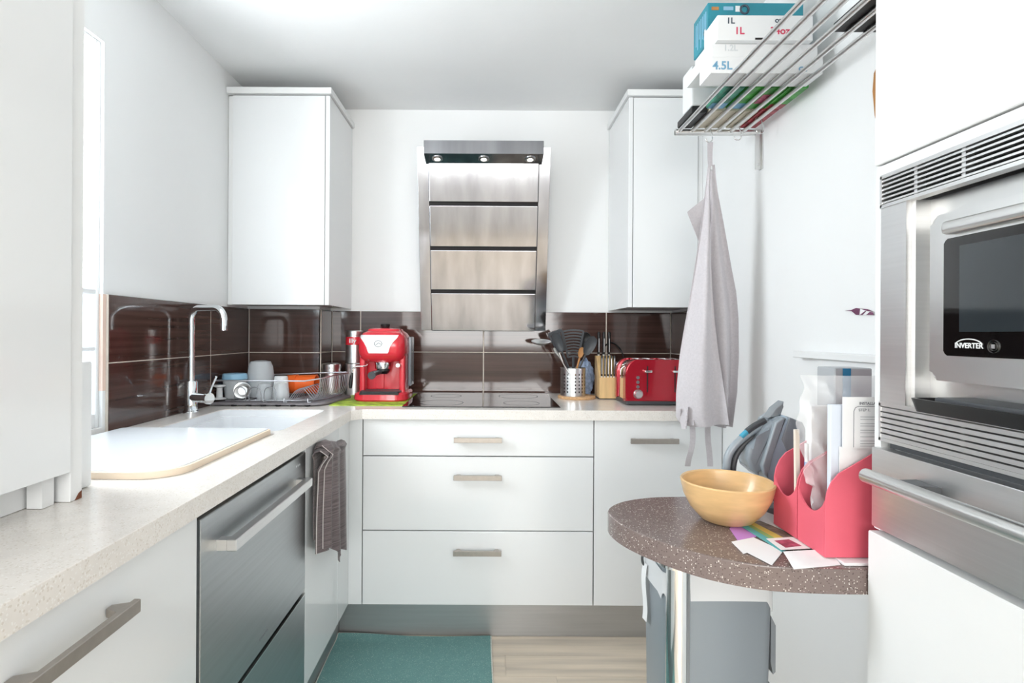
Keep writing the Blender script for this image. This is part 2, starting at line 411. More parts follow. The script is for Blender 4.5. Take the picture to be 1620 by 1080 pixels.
# ================================================================== BASE UNITS
ZB, ZT = 0.146, 0.860                                  # door bottom / top
YF, XF = 2.14, -0.533                                  # front planes
def handle_x(parent, xc, yf, z, L=0.183):              # bar handle on a front facing -Y
    h = B().box(xc-L/2, xc+L/2, yf-.036, yf-.026, z-.0095, z+.0095, .001, 1)
    for sx in (-1, 1):
        h.prism([(xc+sx*(L/2-.002), yf-.028, z-.006), (xc+sx*(L/2-.035), yf-.028, z-.006), (xc+sx*(L/2-.024), yf-.002, z-.006), (xc+sx*(L/2-.012), yf-.002, z-.006)], (0, 0, .012))
    return part('handle', h, 'handle_metal', parent)
def handle_y(parent, yc, xf, z, L=0.183):              # on a front facing +X
    h = B().box(xf+.026, xf+.036, yc-L/2, yc+L/2, z-.0095, z+.0095, .001, 1)
    for sy in (-1, 1):
        h.prism([(xf+.028, yc+sy*(L/2-.002), z-.006), (xf+.028, yc+sy*(L/2-.035), z-.006), (xf+.002, yc+sy*(L/2-.024), z-.006), (xf+.002, yc+sy*(L/2-.012), z-.006)], (0, 0, .012))
    return part('handle', h, 'handle_metal', parent)
# three-drawer unit
du = thing('drawer_unit', 'wide white gloss three-drawer base unit under the hob', 'cabinet', (-0.035, 2.42, ZB))
part('carcass', B().box(-.478, .408, YF+.034, 2.70, ZB, ZT), 'carcass', du)
for (z0, z1, hz) in ((.720, ZT, .786), (.433, .716, .643), (ZB, .429, .356)):
    d = part('drawer', B().box(-.478, .4085, YF, YF+.018, z0, z1, .0012, 1), 'gloss_white', du)
    handle_x(d, -.036, YF, hz)
# right base cabinet
rc = thing('base_cabinet', 'white base cabinet with one door below the red toaster', 'cabinet', (.64, 2.42, ZB))
part('carcass', B().box(.4125, .885, YF+.034, 2.70, ZB, ZT), 'carcass', rc)
d = part('door', B().box(.4125, .904, YF, YF+.018, ZB, ZT, .0012, 1), 'gloss_white', rc)
handle_x(d, .636, YF, .786)
# corner cabinet on the left run
cc = thing('base_cabinet', 'white corner base cabinet with a grey towel over its door handle', 'cabinet', (-.8, 1.9, ZB))
part('carcass', B().box(XL+.01, XF-.034, 1.632, 2.54, ZB, .66), 'carcass', cc)
d = part('door', B().box(XF-.018, XF, 1.632, 1.985, ZB, ZT, .0012, 1), 'gloss_white', cc)
handle_y(d, 1.79, XF, .800, .14)
part('filler', B().box(XF-.018, XF, 1.988, YF+.018, ZB, ZT, .001, 1).box(XF, -.4815, YF, YF+.018, ZB, ZT, .001, 1), 'gloss_white', cc)
# near left drawer cabinet
nc = thing('base_cabinet', 'white drawer cabinet nearest the camera, left of the steel dishwasher', 'cabinet', (-.8, .71, ZB))
part('carcass', B().box(XL+.01, XF-.034, .376, 1.024, ZB, ZT), 'carcass', nc)
d = part('drawer', B().box(XF-.018, XF, .378, 1.022, .502, ZT, .0012, 1), 'gloss_white', nc); handle_y(d, .70, XF, .797, .20)
d = part('drawer', B().box(XF-.018, XF, .378, 1.022, ZB, .498, .0012, 1), 'gloss_white', nc); handle_y(d, .70, XF, .435, .20)
# dishwasher (two drawers)
dw = thing('dishwasher', 'stainless steel two-drawer dishwasher with a long square bar handle', 'dishwasher', (-.8, 1.328, ZB))
part('tub_housing', B().box(XL+.05, XF-.026, 1.03, 1.626, ZB, .858), 'dark_gap', dw)
d1 = part('drawer', B().box(XF-.022, XF+.002, 1.031, 1.625, .440, .842, .0015, 1), 'steel_dishwasher', dw)
d2 = part('drawer', B().box(XF-.022, XF+.002, 1.031, 1.625, ZB, .427, .0015, 1), 'steel_dishwasher', dw)
part('edge_strip', B().box(XF-.002, XF+.0028, 1.032, 1.624, .4255, .4290), 'satin_metal', d2)
hb = B().box(-.512, -.4914, 1.091, 1.565, .760, .783, .0015, 1).box(-.531, -.511, 1.092, 1.112, .761, .782).box(-.531, -.511, 1.544, 1.564, .761, .782)
part('handle', hb, 'steel', d1, 'square section steel bar handle')
for k in range(3):
    part('icon', B().box(XF+.002, XF+.0024, 1.545+.013*k, 1.549+.013*k, .815, .820), 'white_plastic', d1)
text('FISHER&PAYKEL', .0075, (XF+.0022, 1.325, .470), FACE_PX, 'print_grey', d1)
# plinths
single('plinth', B().box(-.58, .904, 2.19, 2.205, 0.0, ZB-.003, .001, 1), 'steel_plinth', 'brushed steel plinth under the three-drawer unit along the back', 'plinth')
single('plinth', B().box(-.595, -.58, .02, 2.189, 0.0, ZB-.003, .001, 1), 'steel_plinth', 'brushed steel plinth under the left cabinets beside the rug', 'plinth')
# ------------------------------------------------------------------ worktop with sink cut-out
def slab(outer, holes, z0, z1, bev=0.0):
    b = B(); bm = b.bm; edges = []
    for lp in [outer]+holes:
        vs = [bm.verts.new((x, y, z1)) for x, y in lp]
        edges += [bm.edges.new((vs[i], vs[(i+1) % len(vs)])) for i in range(len(vs))]
    bmesh.ops.triangle_fill(bm, use_beauty=True, use_dissolve=True, edges=edges)
    top = bm.faces[:]
    r = bmesh.ops.extrude_face_region(bm, geom=top)
    bmesh.ops.translate(bm, vec=(0, 0, z0-z1), verts=[g for g in r['geom'] if isinstance(g, bmesh.types.BMVert)])
    bmesh.ops.recalc_face_normals(bm, faces=bm.faces[:])
    if bev:
        b.bev = True
        es = [e for e in bm.edges if len(e.link_faces) == 2 and all(abs(v.co.z-z1) < 1e-6 for v in e.verts) and abs(e.link_faces[0].normal.z-e.link_faces[1].normal.z) > .5]
        bmesh.ops.bevel(bm, geom=es, offset=bev, segments=2, affect='EDGES', profile=0.5)
    return b
SX0, SX1, SY0, SY1 = -1.000, -.612, 1.64, 2.103
outer = [(XL+.010, 0.05), (-.513, 0.05), (-.513, 2.085), (-.478, 2.12), (XR-.011, 2.12), (XR-.011, YB-.010), (BX1+.010, YB-.010), (BX1+.010, BY-.010), (XL+.010, BY-.010)]
single('worktop', slab(outer, [rrect(SX0, SX1, SY0, SY1, .03)], .862, .900, .002), 'worktop_stone',
       'cream white stone worktop running round the left and back of the kitchen', 'worktop')
# sink
sk = thing('sink', 'white inset sink bowl set in the worktop below the tap', 'sink', ((SX0+SX1)/2, (SY0+SY1)/2, .70))
b = B(); lv = [(.0, .897), (.0, .874), (.012, .872), (.016, .720), (.03, .705)]
rings = []
for ins, z in lv:
    rings.append([b.bm.verts.new((x, yy, z)) for x, yy in rrect(SX0+.001+ins, SX1-.001-ins, SY0+.001+ins, SY1-.001-ins, .03)])
for A, Q in zip(rings, rings[1:]):
    for k in range(len(A)): b.bm.faces.new((A[k], A[(k+1) % len(A)], Q[(k+1) % len(A)], Q[k]))
b.bm.faces.new(rings[-1])
part('bowl', b, 'sink_white', sk)
part('drain', B().lathe([(0, .004), (.03, .004), (.036, 0)], ((SX0+SX1)/2, 1.85, .7052), 24), 'chrome', sk)
# board over the sink front
bd = thing('chopping_board', 'large white board with a cream rounded rim lying over the sink front', 'board', (-.83, 1.35, .9005))
rr = rrect(-1.05, -.618, 1.09, 1.60, (.01, .075, .02, .02), 8)
part('rim', slab(rr, [], .9005, .9145, .004), 'board_cream', bd)
rr = rrect(-1.044, -.624, 1.096, 1.594, (.01, .07, .02, .02), 8)
part('top_face', slab(rr, [], .9143, .9165, .001), 'sink_white', bd)
# tap
tp = thing('kitchen_tap', 'tall chrome swan-neck kitchen tap beside the brown left wall tiles', 'tap', (-1.062, 1.99, .900))
c = Vector((-1.062, 1.99, 0))
part('base', B().lathe([(0, .900), (.026, .900), (.026, .908), (.0215, .912), (.0215, 1.012), (.0195, 1.016), (.012, 1.018), (0, 1.018)], c, 28), 'chrome', tp)
dirv = Vector((.157, -.08, 0)).normalized(); Ls = .172
path = [c+Vector((0, 0, 1.0)), c+Vector((0, 0, 1.235))]
for k in range(1, 9):
    a = PI/2*k/8; path.append(c+dirv*(.04*(1-math.cos(a)))+Vector((0, 0, 1.235+.04*math.sin(a))))
for k in range(0, 9):
    a = PI/2*k/8; path.append(c+dirv*(Ls-.045+.045*math.sin(a))+Vector((0, 0, 1.235-.005+.045*math.cos(a))))
path.append(c+dirv*Ls+Vector((0, 0, 1.197)))
part('spout', B().tube(path, .0115, 16), 'chrome', tp)
vb = c+Vector((0, 0, .958)); ve = c+dirv*.10+Vector((0, 0, .958))
part('valve_body', B().tube([vb, ve-dirv*.012, ve-dirv*.011, ve], .018, 20, radii=[.0165, .0165, .02, .02]), 'chrome', tp)
part('lever', B().tube([ve-dirv*.006+Vector((0, 0, .010)), ve+dirv*.012+Vector((0, 0, .045)), ve+dirv*.034+Vector((0, 0, .078))], .004, 10), 'chrome', tp)

# ------------------------------------------------------------------ left cupboard standing on the worktop
lc = thing('tall_cupboard', 'white gloss cupboard standing on the worktop at the left edge', 'cabinet', (-.90, .65, .9005))
part('carcass', B().box(XL+.012, -.722, .332, .938, .956, 2.285), 'carcass', lc)
part('door', B().box(-.720, -.701, .33, .936, .953, 2.285, .002, 2), 'gloss_white', lc)
part('end_panel', B().box(XL+.012, -.707, .942, .970, .9005, 2.285, .001, 1), 'satin_white', lc)
part('recessed_base', B().box(XL+.03, -.755, .34, .938, .9008, .955), 'satin_white', lc)
part('foot', B().box(-.75, -.725, .905, .930, .9008, .955), 'satin_white', lc)
part('rust_spot', B().prism([(-.7066, .952, .9008), (-.7066, .968, .9008), (-.7066, .968, .914), (-.7066, .961, .911)], (.0006, 0, 0)), 'rust', lc)
b = B().box(-1.06, -.742, .985, 1.045, .9008, 1.136, .006, 2)
single('upstand_panel', b, 'white_plastic', 'low white plastic panel standing between the left cupboard and the board', 'panel')

# ------------------------------------------------------------------ wall cabinets
wcab = thing('wall_cabinet', 'white gloss wall cabinet in the left corner above the dish rack', 'cabinet', (-.88, 2.5, 1.308))
part('carcass', B().box(XL+.012, -.694, 2.372, BY-.001, 1.312, 2.196).box(BX1+.002, -.694, BY-.001, YB-.002, 1.312, 2.196), 'carcass', wcab)
part('door', B().box(-1.085, -.6945, 2.35, 2.37, 1.308, 2.193, .0015, 2), 'gloss_white', wcab)
part('filler', B().box(XL+.002, -1.088, 2.36, 2.38, 1.308, 2.193), 'satin_white', wcab)
part('end_panel', B().box(-.692, -.674, 2.351, YB-.002, 1.308, 2.194, .001, 1), 'gloss_white', wcab)
part('cornice', B().box(XL+.002, -.664, 2.336, YB-.002, 2.197, 2.223, .002, 2), 'satin_white', wcab)
wcab2 = thing('wall_cabinet', 'narrow white gloss wall cabinet right of the cooker hood', 'cabinet', (.74, 2.5, 1.306))
part('carcass', B().box(.612, XR-.003, 2.372, YB-.002, 1.310, 2.196), 'carcass', wcab2)
part('door', B().box(.6115, .884, 2.35, 2.37, 1.306, 2.193, .0015, 2), 'gloss_white', wcab2)
part('filler', B().box(.887, XR-.001, 2.356, 2.376, 1.306, 2.193), 'satin_white', wcab2)
part('end_panel', B().box(.591, .609, 2.351, YB-.002, 1.306, 2.194, .001, 1), 'gloss_white', wcab2)
part('cornice', B().box(.581, XR-.003, 2.336, YB-.002, 2.197, 2.223, .002, 2), 'satin_white', wcab2)

# ------------------------------------------------------------------ cooker hood (leaning out at the top)
hd = thing('cooker_hood', 'stainless steel slanted cooker hood with four wide slats above the hob', 'hood', (-.023, 2.7, 1.208))
hb0, ht = Vector((0, 2.695, 1.208)), Vector((0, 2.50, 2.03)); hv = ht-hb0; hn = Vector((0, -hv.z, hv.y)).normalized()
def HP(x, v, wv): p = hb0+hv*v+hn*wv; return Vector((x, p.y, p.z))
def hslab(x0, x1, v0, v1, w0, w1, bev=0.0):
    b = B(); vs = [b.bm.verts.new(HP(x, v, q)) for x in (x0, x1) for v in (v0, v1) for q in (w0, w1)]
    for f in ((0, 1, 3, 2), (4, 6, 7, 5), (0, 4, 5, 1), (2, 3, 7, 6), (0, 2, 6, 4), (1, 5, 7, 3)): b.bm.faces.new([vs[i] for i in f])
    if bev: b.bev = True; bmesh.ops.bevel(b.bm, geom=b.bm.edges[:], offset=bev, segments=2, affect='EDGES', profile=.5)
    return b
hx0, hx1 = -.324, .278
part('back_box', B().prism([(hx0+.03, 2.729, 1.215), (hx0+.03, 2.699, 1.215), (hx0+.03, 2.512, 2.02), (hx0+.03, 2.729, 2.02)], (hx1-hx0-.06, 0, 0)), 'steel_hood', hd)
part('back_plate', hslab(-.272, .226, .004, .96, -.006, .002), 'dark_gap', hd)
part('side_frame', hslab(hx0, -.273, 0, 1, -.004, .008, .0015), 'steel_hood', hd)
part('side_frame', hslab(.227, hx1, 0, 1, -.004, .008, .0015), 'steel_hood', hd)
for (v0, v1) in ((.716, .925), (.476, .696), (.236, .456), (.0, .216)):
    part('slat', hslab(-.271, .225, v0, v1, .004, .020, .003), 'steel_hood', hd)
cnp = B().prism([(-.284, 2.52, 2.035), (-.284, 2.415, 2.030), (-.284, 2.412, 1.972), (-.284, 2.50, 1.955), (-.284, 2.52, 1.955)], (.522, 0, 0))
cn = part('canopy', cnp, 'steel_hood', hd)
for x in (-.228, -.023, .182):
    sp_ = part('spotlight', B().lathe([(0, -.0035), (.016, -.0035), (.024, -.002), (.024, .002), (0, .002)], (0, 0, 0), 20).xf(Matrix.Translation((x, 2.455, 1.9625)) @ Matrix.Rotation(math.radians(-11), 4, 'X')), 'satin_metal', hd)
    part('lens', B().lathe([(0, -.0045), (.013, -.0045), (.013, -.003), (0, -.003)], (0, 0, 0), 18).xf(Matrix.Translation((x, 2.455, 1.9625)) @ Matrix.Rotation(math.radians(-11), 4, 'X')), 'lamp_glow', sp_)
# ------------------------------------------------------------------ hob
hob = thing('hob', 'black glass ceramic hob set into the back worktop', 'hob', (-.03, 2.43, .9))
part('glass', B().box(-.337, .287, 2.185, 2.682, .9003, .9045, .0015, 1), 'black_glass', hob)
for (x, y_, r) in ((-.19, 2.30, .09), (.14, 2.30, .075), (-.19, 2.55, .07), (.14, 2.55, .09)):
    part('zone_ring', B().lathe([(r-.002, .9046), (r-.002, .9048), (r, .9048), (r, .9046)], (x, y_, 0), 40), 'charcoal_plastic', hob)

# ================================================================== TALL HOUSING (right)
XH = 0.612; YH = 0.878; YH0 = .275
th = thing('tall_housing', 'tall white cabinet housing the microwave at the right edge', 'cabinet', (.9, .58, 0))
part('carcass', B().box(XH+.02, XR2-.002, YH-.018, YH, .02, 2.285).box(XH+.02, XR2-.002, YH0, YH0+.018, .02, 2.285).box(XR2-.02, XR2-.002, YH0, YH, .02, 2.285)
     .box(XH+.02, XR2-.02, YH0, YH, 1.452, 1.470).box(XH+.02, XR2-.02, YH0, YH, 1.010, 1.026).box(XH+.02, XR2-.02, YH0, YH, .868, .884), 'satin_white', th)
part('top_door', B().box(XH-.002, XH+.018, YH0, YH+.001, 1.458, 2.284, .0015, 1), 'satin_white', th)
part('bottom_door', B().box(XH-.010, XH+.018, YH0, YH, .12, .884, .0015, 1), 'satin_white', th)
part('top_rail', B().box(XH+.002, XH+.02, YH0, YH, 1.438, 1.4555), 'satin_white', th)
part('side_strip', B().box(XH, XH+.02, YH-.014, YH, .888, 1.437), 'satin_white', th)
part('plinth', B().box(XH+.05, XH+.065, YH0, YH, .0, .115), 'steel_plinth', th)
# microwave trim kit
tk = thing('microwave_trim', 'stainless steel trim frame with louvred grilles around the microwave', 'trim frame', (XH, .57, 1.03))
Y1, Y0 = .861, .29
part('side_flange', B().box(XH-.004, XH+.004, Y1-.052, Y1, 1.088, 1.387).box(XH+.004, XH+.03, Y1-.060, Y1-.052, 1.088, 1.387), 'steel', tk)
part('side_flange', B().box(XH-.004, XH+.004, Y0, Y0+.03, 1.088, 1.387), 'steel', tk)
part('inner_panel', B().box(XH+.026, XH+.03, Y0+.03, Y1-.06, 1.088, 1.387), 'satin_metal', tk)
for (z0, z1, nm) in ((1.388, 1.436, 'upper'), (1.030, 1.087, 'lower')):
    part('grille_back', B().box(XH+.010, XH+.014, Y0, Y1, z0, z1), 'dark_gap', tk)
    part('grille_frame', B().box(XH-.006, XH+.010, Y1-.004, Y1, z0, z1).box(XH-.006, XH+.010, Y0, Y0+.006, z0, z1).box(XH-.006, XH+.010, Y0, Y1, z1-.004, z1+.002).box(XH-.006, XH+.010, Y0, Y1, z0-.001, z0+.004)
         .box(XH-.002, XH+.010, Y1-.070, Y1-.064, z0, z1).box(XH-.002, XH+.010, Y1-.150, Y1-.144, z0, z1).box(XH-.002, XH+.010, .45, .456, z0, z1), 'steel', tk)
    n = 6
    for k in range(n):
        zc = z0+.004+(z1-z0-.008)*(k+.5)/n; hgt = (z1-z0-.008)/n*(.46 if nm == 'upper' else .80)
        part('louvre', B().prism([(XH-.005, Y0+.004, zc-hgt*.6), (XH-.005, Y0+.004, zc+hgt*.3), (XH+.009, Y0+.004, zc+hgt*1.3), (XH+.009, Y0+.004, zc+hgt*.3)], (0, Y1-Y0-.008, 0)), 'steel', tk)
# microwave
mw = thing('microwave', 'silver microwave oven with a dark window in the tall housing', 'microwave', (.8, .53, 1.09))
part('casing', B().box(XH+.031, 1.0, .305, .768, 1.122, 1.358), 'grey_plastic', mw)
part('rest', B().box(XH+.034, .98, .33, .76, 1.0885, 1.1215), 'charcoal_plastic', mw)
dr = part('door', B().prism([(XH+.026, p[0], p[1]) for p in rrect(.32, .760, 1.131, 1.353, .012)], (-.034, 0, 0), .006, 3), 'satin_metal', mw)
wn = part('window', B().prism([(XH-.0080, p[0], p[1]) for p in rrect(.34, .7335, 1.165, 1.318, .006)], (-.003, 0, 0), .001, 1), 'black_glass', dr)
part('glass', B().box(XH-.0118, XH-.0112, .38, .708, 1.196, 1.306), 'window_reflection_grey', dr)  # lighter grey panel: reflection on the window put into colour
text('INVERTER', .0092, (XH-.0118, .694, 1.1785), FACE_NX, 'white_plastic', dr, bold=True)
part('logo_arc', B().tube([(XH-.0118, .694+.020*math.cos(a), 1.1785+.0085*math.sin(a)) for a in [math.radians(20+k*12) for k in range(13)]], .0007, 6), 'white_plastic', dr)
part('emblem', B().lathe([(.005, .0), (.005, .0012), (.0078, .0012), (.0078, 0)], (XH-.0122, .660, 1.1785), 24, axis='X').box(XH-.0122, XH-.0115, .6575, .6625, 1.176, 1.181), 'satin_metal', dr)
part('handle', B().box(XH-.022, XH-.006, .345, .728, 1.3225, 1.340, .006, 3), 'satin_metal', dr)
# black tray under the microwave
ty = thing('baking_tray', 'shallow black tray lying under the microwave on the trim', 'tray', (XH, .6, 1.090))
def trayloop(o, z): return [(XH+.03+ (p[0]), p[1], z) for p in rrect(-.068-o, .0, .42-o, .752+o, .012)]
b = B(); R_ = [[b.bm.verts.new(v) for v in trayloop(o, z)] for o, z in ((-.006, 1.0895), (.0, 1.0895), (.004, 1.107), (.0, 1.107), (-.006, 1.093))]
for A, Q in zip(R_, R_[1:]):
    for k in range(len(A)): b.bm.faces.new((A[k], A[(k+1) % len(A)], Q[(k+1) % len(A)], Q[k]))
b.bm.faces.new(R_[0]); b.bm.faces.new(R_[-1])
part('pan', b, 'black_plastic', ty)
part('insert', B().box(XH-.030, XH+.024, .44, .725, 1.094, 1.111, .003, 2), 'charcoal_plastic', ty)
# warming drawer
wd = thing('warming_drawer', 'stainless steel warming drawer with a round bar handle under the microwave', 'drawer', (XH, .57, .888))
part('front', B().box(XH-.012, XH+.008, .285, .868, .895, 1.018, .002, 2), 'steel', wd)
part('vent_gap', B().box(XH+.008, XH+.012, .285, .855, 1.0185, 1.026), 'charcoal_plastic', wd)
part('body', B().box(XH+.009, 1.1, .30, .855, .889, 1.008), 'carcass', wd)
part('handle', B().tube([(XH-.052, .822, .984), (XH-.052, .33, .984)], .0105, 20), 'satin_metal', wd)
for yy in (.755, .40):
    part('bracket', B().prism([(XH-.012, yy-.022, .976), (XH-.012, yy+.022, .976), (XH-.050, yy+.012, .978), (XH-.050, yy-.012, .978)], (0, 0, .014)), 'charcoal_plastic', wd)
# ================================================================== COFFEE CORNER
gm = B().box(-.632, -.339, 2.215, 2.66, .9003, .9028)
single('place_mat', gm, 'mat_green', 'lime green patterned mat under the red coffee machine', 'mat')
ZM = .903
cm = thing('coffee_machine', 'red espresso coffee machine with a white front badge panel', 'coffee machine', (-.457, 2.46, ZM))
xc = -.457
def cmloop(hw, y0, y1, z, r): return [(xc+p[0], p[1], z) for p in rrect(-hw, hw, y0, y1, r, 6)]
def loft(loops, cap=True):
    b = B(); R = [[b.bm.verts.new(v) for v in lp] for lp in loops]
    for A, Q in zip(R, R[1:]):
        for k in range(len(A)): b.bm.faces.new((A[k], A[(k+1) % len(A)], Q[(k+1) % len(A)], Q[k]))
    if cap: b.bm.faces.new(R[0][::-1]); b.bm.faces.new(R[-1])
    return b
part('base', loft([cmloop(.112, 2.335, 2.59, ZM, .06), cmloop(.116, 2.33, 2.592, ZM+.006, .06), cmloop(.114, 2.332, 2.592, ZM+.028, .06), cmloop(.105, 2.34, 2.59, ZM+.036, .055)]), 'red_plastic', cm)
part('drip_tray', loft([cmloop(.084, 2.337, 2.45, ZM+.034, .02), cmloop(.084, 2.335, 2.45, ZM+.042, .02)]), 'charcoal_plastic', cm)
part('drip_slot', B().box(xc-.082, xc+.082, 2.3325, 2.345, ZM+.028, ZM+.0365), 'black_plastic', cm)
part('body', loft([cmloop(.094, 2.452, 2.60, ZM+.034, .03), cmloop(.094, 2.452, 2.60, ZM+.20, .03)]), 'red_plastic', cm)
for sx in (-1, 1):
    part('side_column', loft([[(v[0]+sx*.086, v[1], v[2]) for v in cmloop(.012, 2.40, 2.50, z, .008)] for z in (ZM+.034, ZM+.19)]), 'red_plastic', cm)
part('rib', B().box(xc-.036, xc+.0, 2.446, 2.455, ZM+.042, ZM+.18, .003, 2), 'red_plastic', cm)
hl = [(.080, 2.385, ZM+.165), (.094, 2.366, ZM+.180), (.100, 2.356, ZM+.205), (.100, 2.355, ZM+.240), (.096, 2.360, ZM+.272), (.086, 2.372, ZM+.288), (.07, 2.40, ZM+.298)]
head = part('head', loft([cmloop(hw, y0, 2.60, z, .045) for hw, y0, z in hl]), 'red_plastic', cm)
def fy(x, z):
    y0 = interp([(h[2], h[1]) for h in hl], z); hw = interp([(h[2], h[0]) for h in hl], z); d = max(0, abs(x-xc)-(hw-.045))
    return y0+.045-math.sqrt(max(0, .045**2-min(d, .0449)**2))
def badge(u, v):
    z = ZM+.202+(.280-.202)*v; hw = interp([(0, .040), (.08, .044), (.35, .050), (.6, .062), (.85, .080), (1, .084)], v)
    x = xc-.008+(u*2-1)*hw; return (x, fy(x, z)-.0022, z)
bp = part('badge_panel', B().grid(badge, 16, 12), 'white_plastic', head, 'white front panel with a round emblem')
part('emblem', B().tube([(xc-.008+.016*math.cos(a), fy(xc, ZM+.245)-.0034, ZM+.243+.013*math.sin(a)) for a in [2*PI*k/24 for k in range(24)]], .0011, 6, closed=True)
     .tube([(xc-.018, fy(xc, ZM+.245)-.0036, ZM+.238), (xc-.006, fy(xc, ZM+.245)-.0036, ZM+.246), (xc+.004, fy(xc, ZM+.245)-.0036, ZM+.240)], .0012, 6), 'print_grey', head)
ld = part('lid', loft([cmloop(.074, 2.395, 2.58, ZM+.296, .05), cmloop(.068, 2.40, 2.575, ZM+.306, .05), cmloop(.05, 2.415, 2.56, ZM+.310, .045)]), 'red_plastic', cm)
part('knob', B().lathe([(.017, 0), (.02, .004), (.021, .016), (.018, .02), (0, .02)], (xc+.002, 2.46, ZM+.309), 20), 'black_plastic', ld)
part('brew_group', B().lathe([(0, 0), (.034, 0), (.036, .008), (.036, .028), (.030, .036), (0, .036)], (xc+.002, 2.412, ZM+.134), 24), 'chrome', cm)
pf = part('portafilter', B().lathe([(0, -.012), (.018, -.012), (.028, 0), (.028, .012), (0, .012)], (xc+.004, 2.41, ZM+.124), 22), 'black_plastic', cm)
part('handle', B().tube([(xc-.004, 2.39, ZM+.122), (xc-.024, 2.36, ZM+.116), (xc-.024, 2.30, ZM+.112)], .013, 18, radii=[.009, .012, .0165]), 'charcoal_plastic', pf)
part('steam_pipe', B().tube(bez([(xc-.06, 2.40, ZM+.168), (xc-.062, 2.385, ZM+.152), (xc-.075, 2.375, ZM+.146), (xc-.105, 2.37, ZM+.144), (xc-.117, 2.37, ZM+.132), (xc-.122, 2.37, ZM+.10)]), .0032, 8), 'chrome', cm)
part('steam_nozzle', B().tube([(xc-.120, 2.37, ZM+.118), (xc-.124, 2.37, ZM+.10), (xc-.128, 2.37, ZM+.068), (xc-.128, 2.37, ZM+.052)], .006, 12, radii=[.004, .0075, .008, .006]), 'black_plastic', cm)
part('steam_knob', B().lathe([(0, .022), (.009, .022), (.011, .018), (.011, 0), (0, 0)], (xc+.072, 2.398, ZM+.150), 16, axis='Y'), 'chrome', cm)
part('water_tank', B().box(xc+.097, xc+.112, 2.50, 2.60, ZM+.05, ZM+.272, .005, 2), 'tinted_plastic', cm)
# canisters behind
def canister(xc_, yc_, z0, r, h, label, band=None, words=None, lid=True):
    t = thing('canister', label, 'canister', (xc_, yc_, z0), 'steel canisters beside the coffee machine')
    part('can', B().lathe([(0, 0), (r-.002, 0), (r, .002), (r, h-.022), (0, h-.022)], (xc_, yc_, z0), 28), 'steel', t)
    part('lid', B().lathe([(r+.0015, h-.024), (r+.0022, h-.018), (r+.0022, h-.004), (r-.002, h), (0, h)], (xc_, yc_, z0), 28), 'satin_metal', t)
    if band:
        z1, z2, m_ = band
        part('label_band', B().grid(lambda u, v: (xc_+(r+.0006)*math.cos(-PI*.95+u*PI*.9), yc_+(r+.0006)*math.sin(-PI*.95+u*PI*.9), z0+z1+(z2-z1)*v), 20, 1), m_, t)
    if words:
        text(words, .030, (xc_, yc_-r-.0016, z0+(band[0]+band[1])/2), FRONT, 'white_plastic', t, bold=True)
    return t
canister(-.722, 2.57, .9003, .042, .150, 'short steel canister with a red side label left of the coffee tins')
canister(-.628, 2.62, .9003, .043, .150, 'short steel canister under the tall coffee tin', )
canister(-.628, 2.62, 1.0503, .041, .152, 'tall steel coffee tin with a red lettered square, stacked on another canister', (.085, .122, 'red_plastic'), 'illy')
# ------------------------------------------------------------------ dish rack
tr = thing('drying_tray', 'grey drying tray with scalloped front edge under the dish rack', 'tray', (-.85, 2.38, .9003))
lp = [(-1.09, 2.188)]+[(-.71, 2.188)]+[(-.71+.068*math.sin(a), 2.256-.068*math.cos(a)) for a in [math.radians(10+k*10) for k in range(8)]]+[(-.605, 2.46), (-.625, 2.50), (-1.09, 2.50)]
part('tray_base', slab(lp, [], .9040, .9125, .003), 'tray_grey', tr)
for k in range(6):
    part('foot', B().lathe([(0, 0), (.010, 0), (.013, .006), (0, .006)], (-1.0+k*.058, 2.192, .9003), 14), 'black_plastic', tr)  # added black nubs in place of dark drainer grooves in the worktop
rk = thing('dish_rack', 'grey wire dish rack standing on the drying tray', 'dish rack', (-.85, 2.39, .9125))
zr0, zr1 = .9185, .998
def rloop(o): return [(-1.082+o, 2.212+o), (-.73-o*.5, 2.212+o), (-.672-o, 2.235+o), (-.636-o, 2.31), (-.614-o, 2.45), (-.632-o, 2.485-o), (-1.082+o, 2.485-o)]
def zrim(x): return zr1+.018*smoothstep((x+.72)/.1)
part('top_rim', B().tube([(x, y_, zrim(x)) for x, y_ in rloop(0)], .0030, 8, closed=True), 'rack_wire', rk)
part('bottom_rim', B().tube([(x+ (.02 if x < -.9 else -.02), y_, zr0) for x, y_ in rloop(.012)], .002, 8, closed=True), 'rack_wire', rk)
lpw = rloop(0)
for k in range(16):                                        # closely spaced end wires (right)
    t = k/15; seg = [lpw[2], lpw[3], lpw[4]]
    p = (Vector(seg[0]).lerp(Vector(seg[1]), t*2) if t < .5 else Vector(seg[1]).lerp(Vector(seg[2]), t*2-1))
    part('wire', B().tube(bez([(p.x, p.y, zrim(p.x)), (p.x-.012, p.y, zr0+.028), (p.x-.045, p.y+.004, zr0), (p.x-.16, p.y+.006, zr0)], 4), .0017, 6), 'rack_wire', rk)
for k in range(9):                                         # floor wires
    x = -1.04+k*.035
    part('wire', B().tube([(x, 2.225, zr0), (x, 2.475, zr0)], .0013, 6), 'rack_wire', rk)
for x in (-.99, -.93, -.87):                            # arched plate holders in front
    part('holder_loop', B().tube(bez([(x-.022, 2.218, zr0), (x-.022, 2.218, zr0+.035), (x-.010, 2.218, zr0+.052), (x+.012, 2.218, zr0+.052), (x+.024, 2.218, zr0+.035), (x+.024, 2.218, zr0)], 5), .0017, 6), 'rack_wire', rk)
for k in range(8):                                         # slanted plate slots
    y_ = 2.235+k*.03
    part('holder_loop', B().tube(bez([(-.80, y_, zr0), (-.775, y_, zr0+.035), (-.745, y_, zr0+.048), (-.725, y_, zr0+.03), (-.70, y_, zr0)], 4), .0017, 6), 'rack_wire', rk)
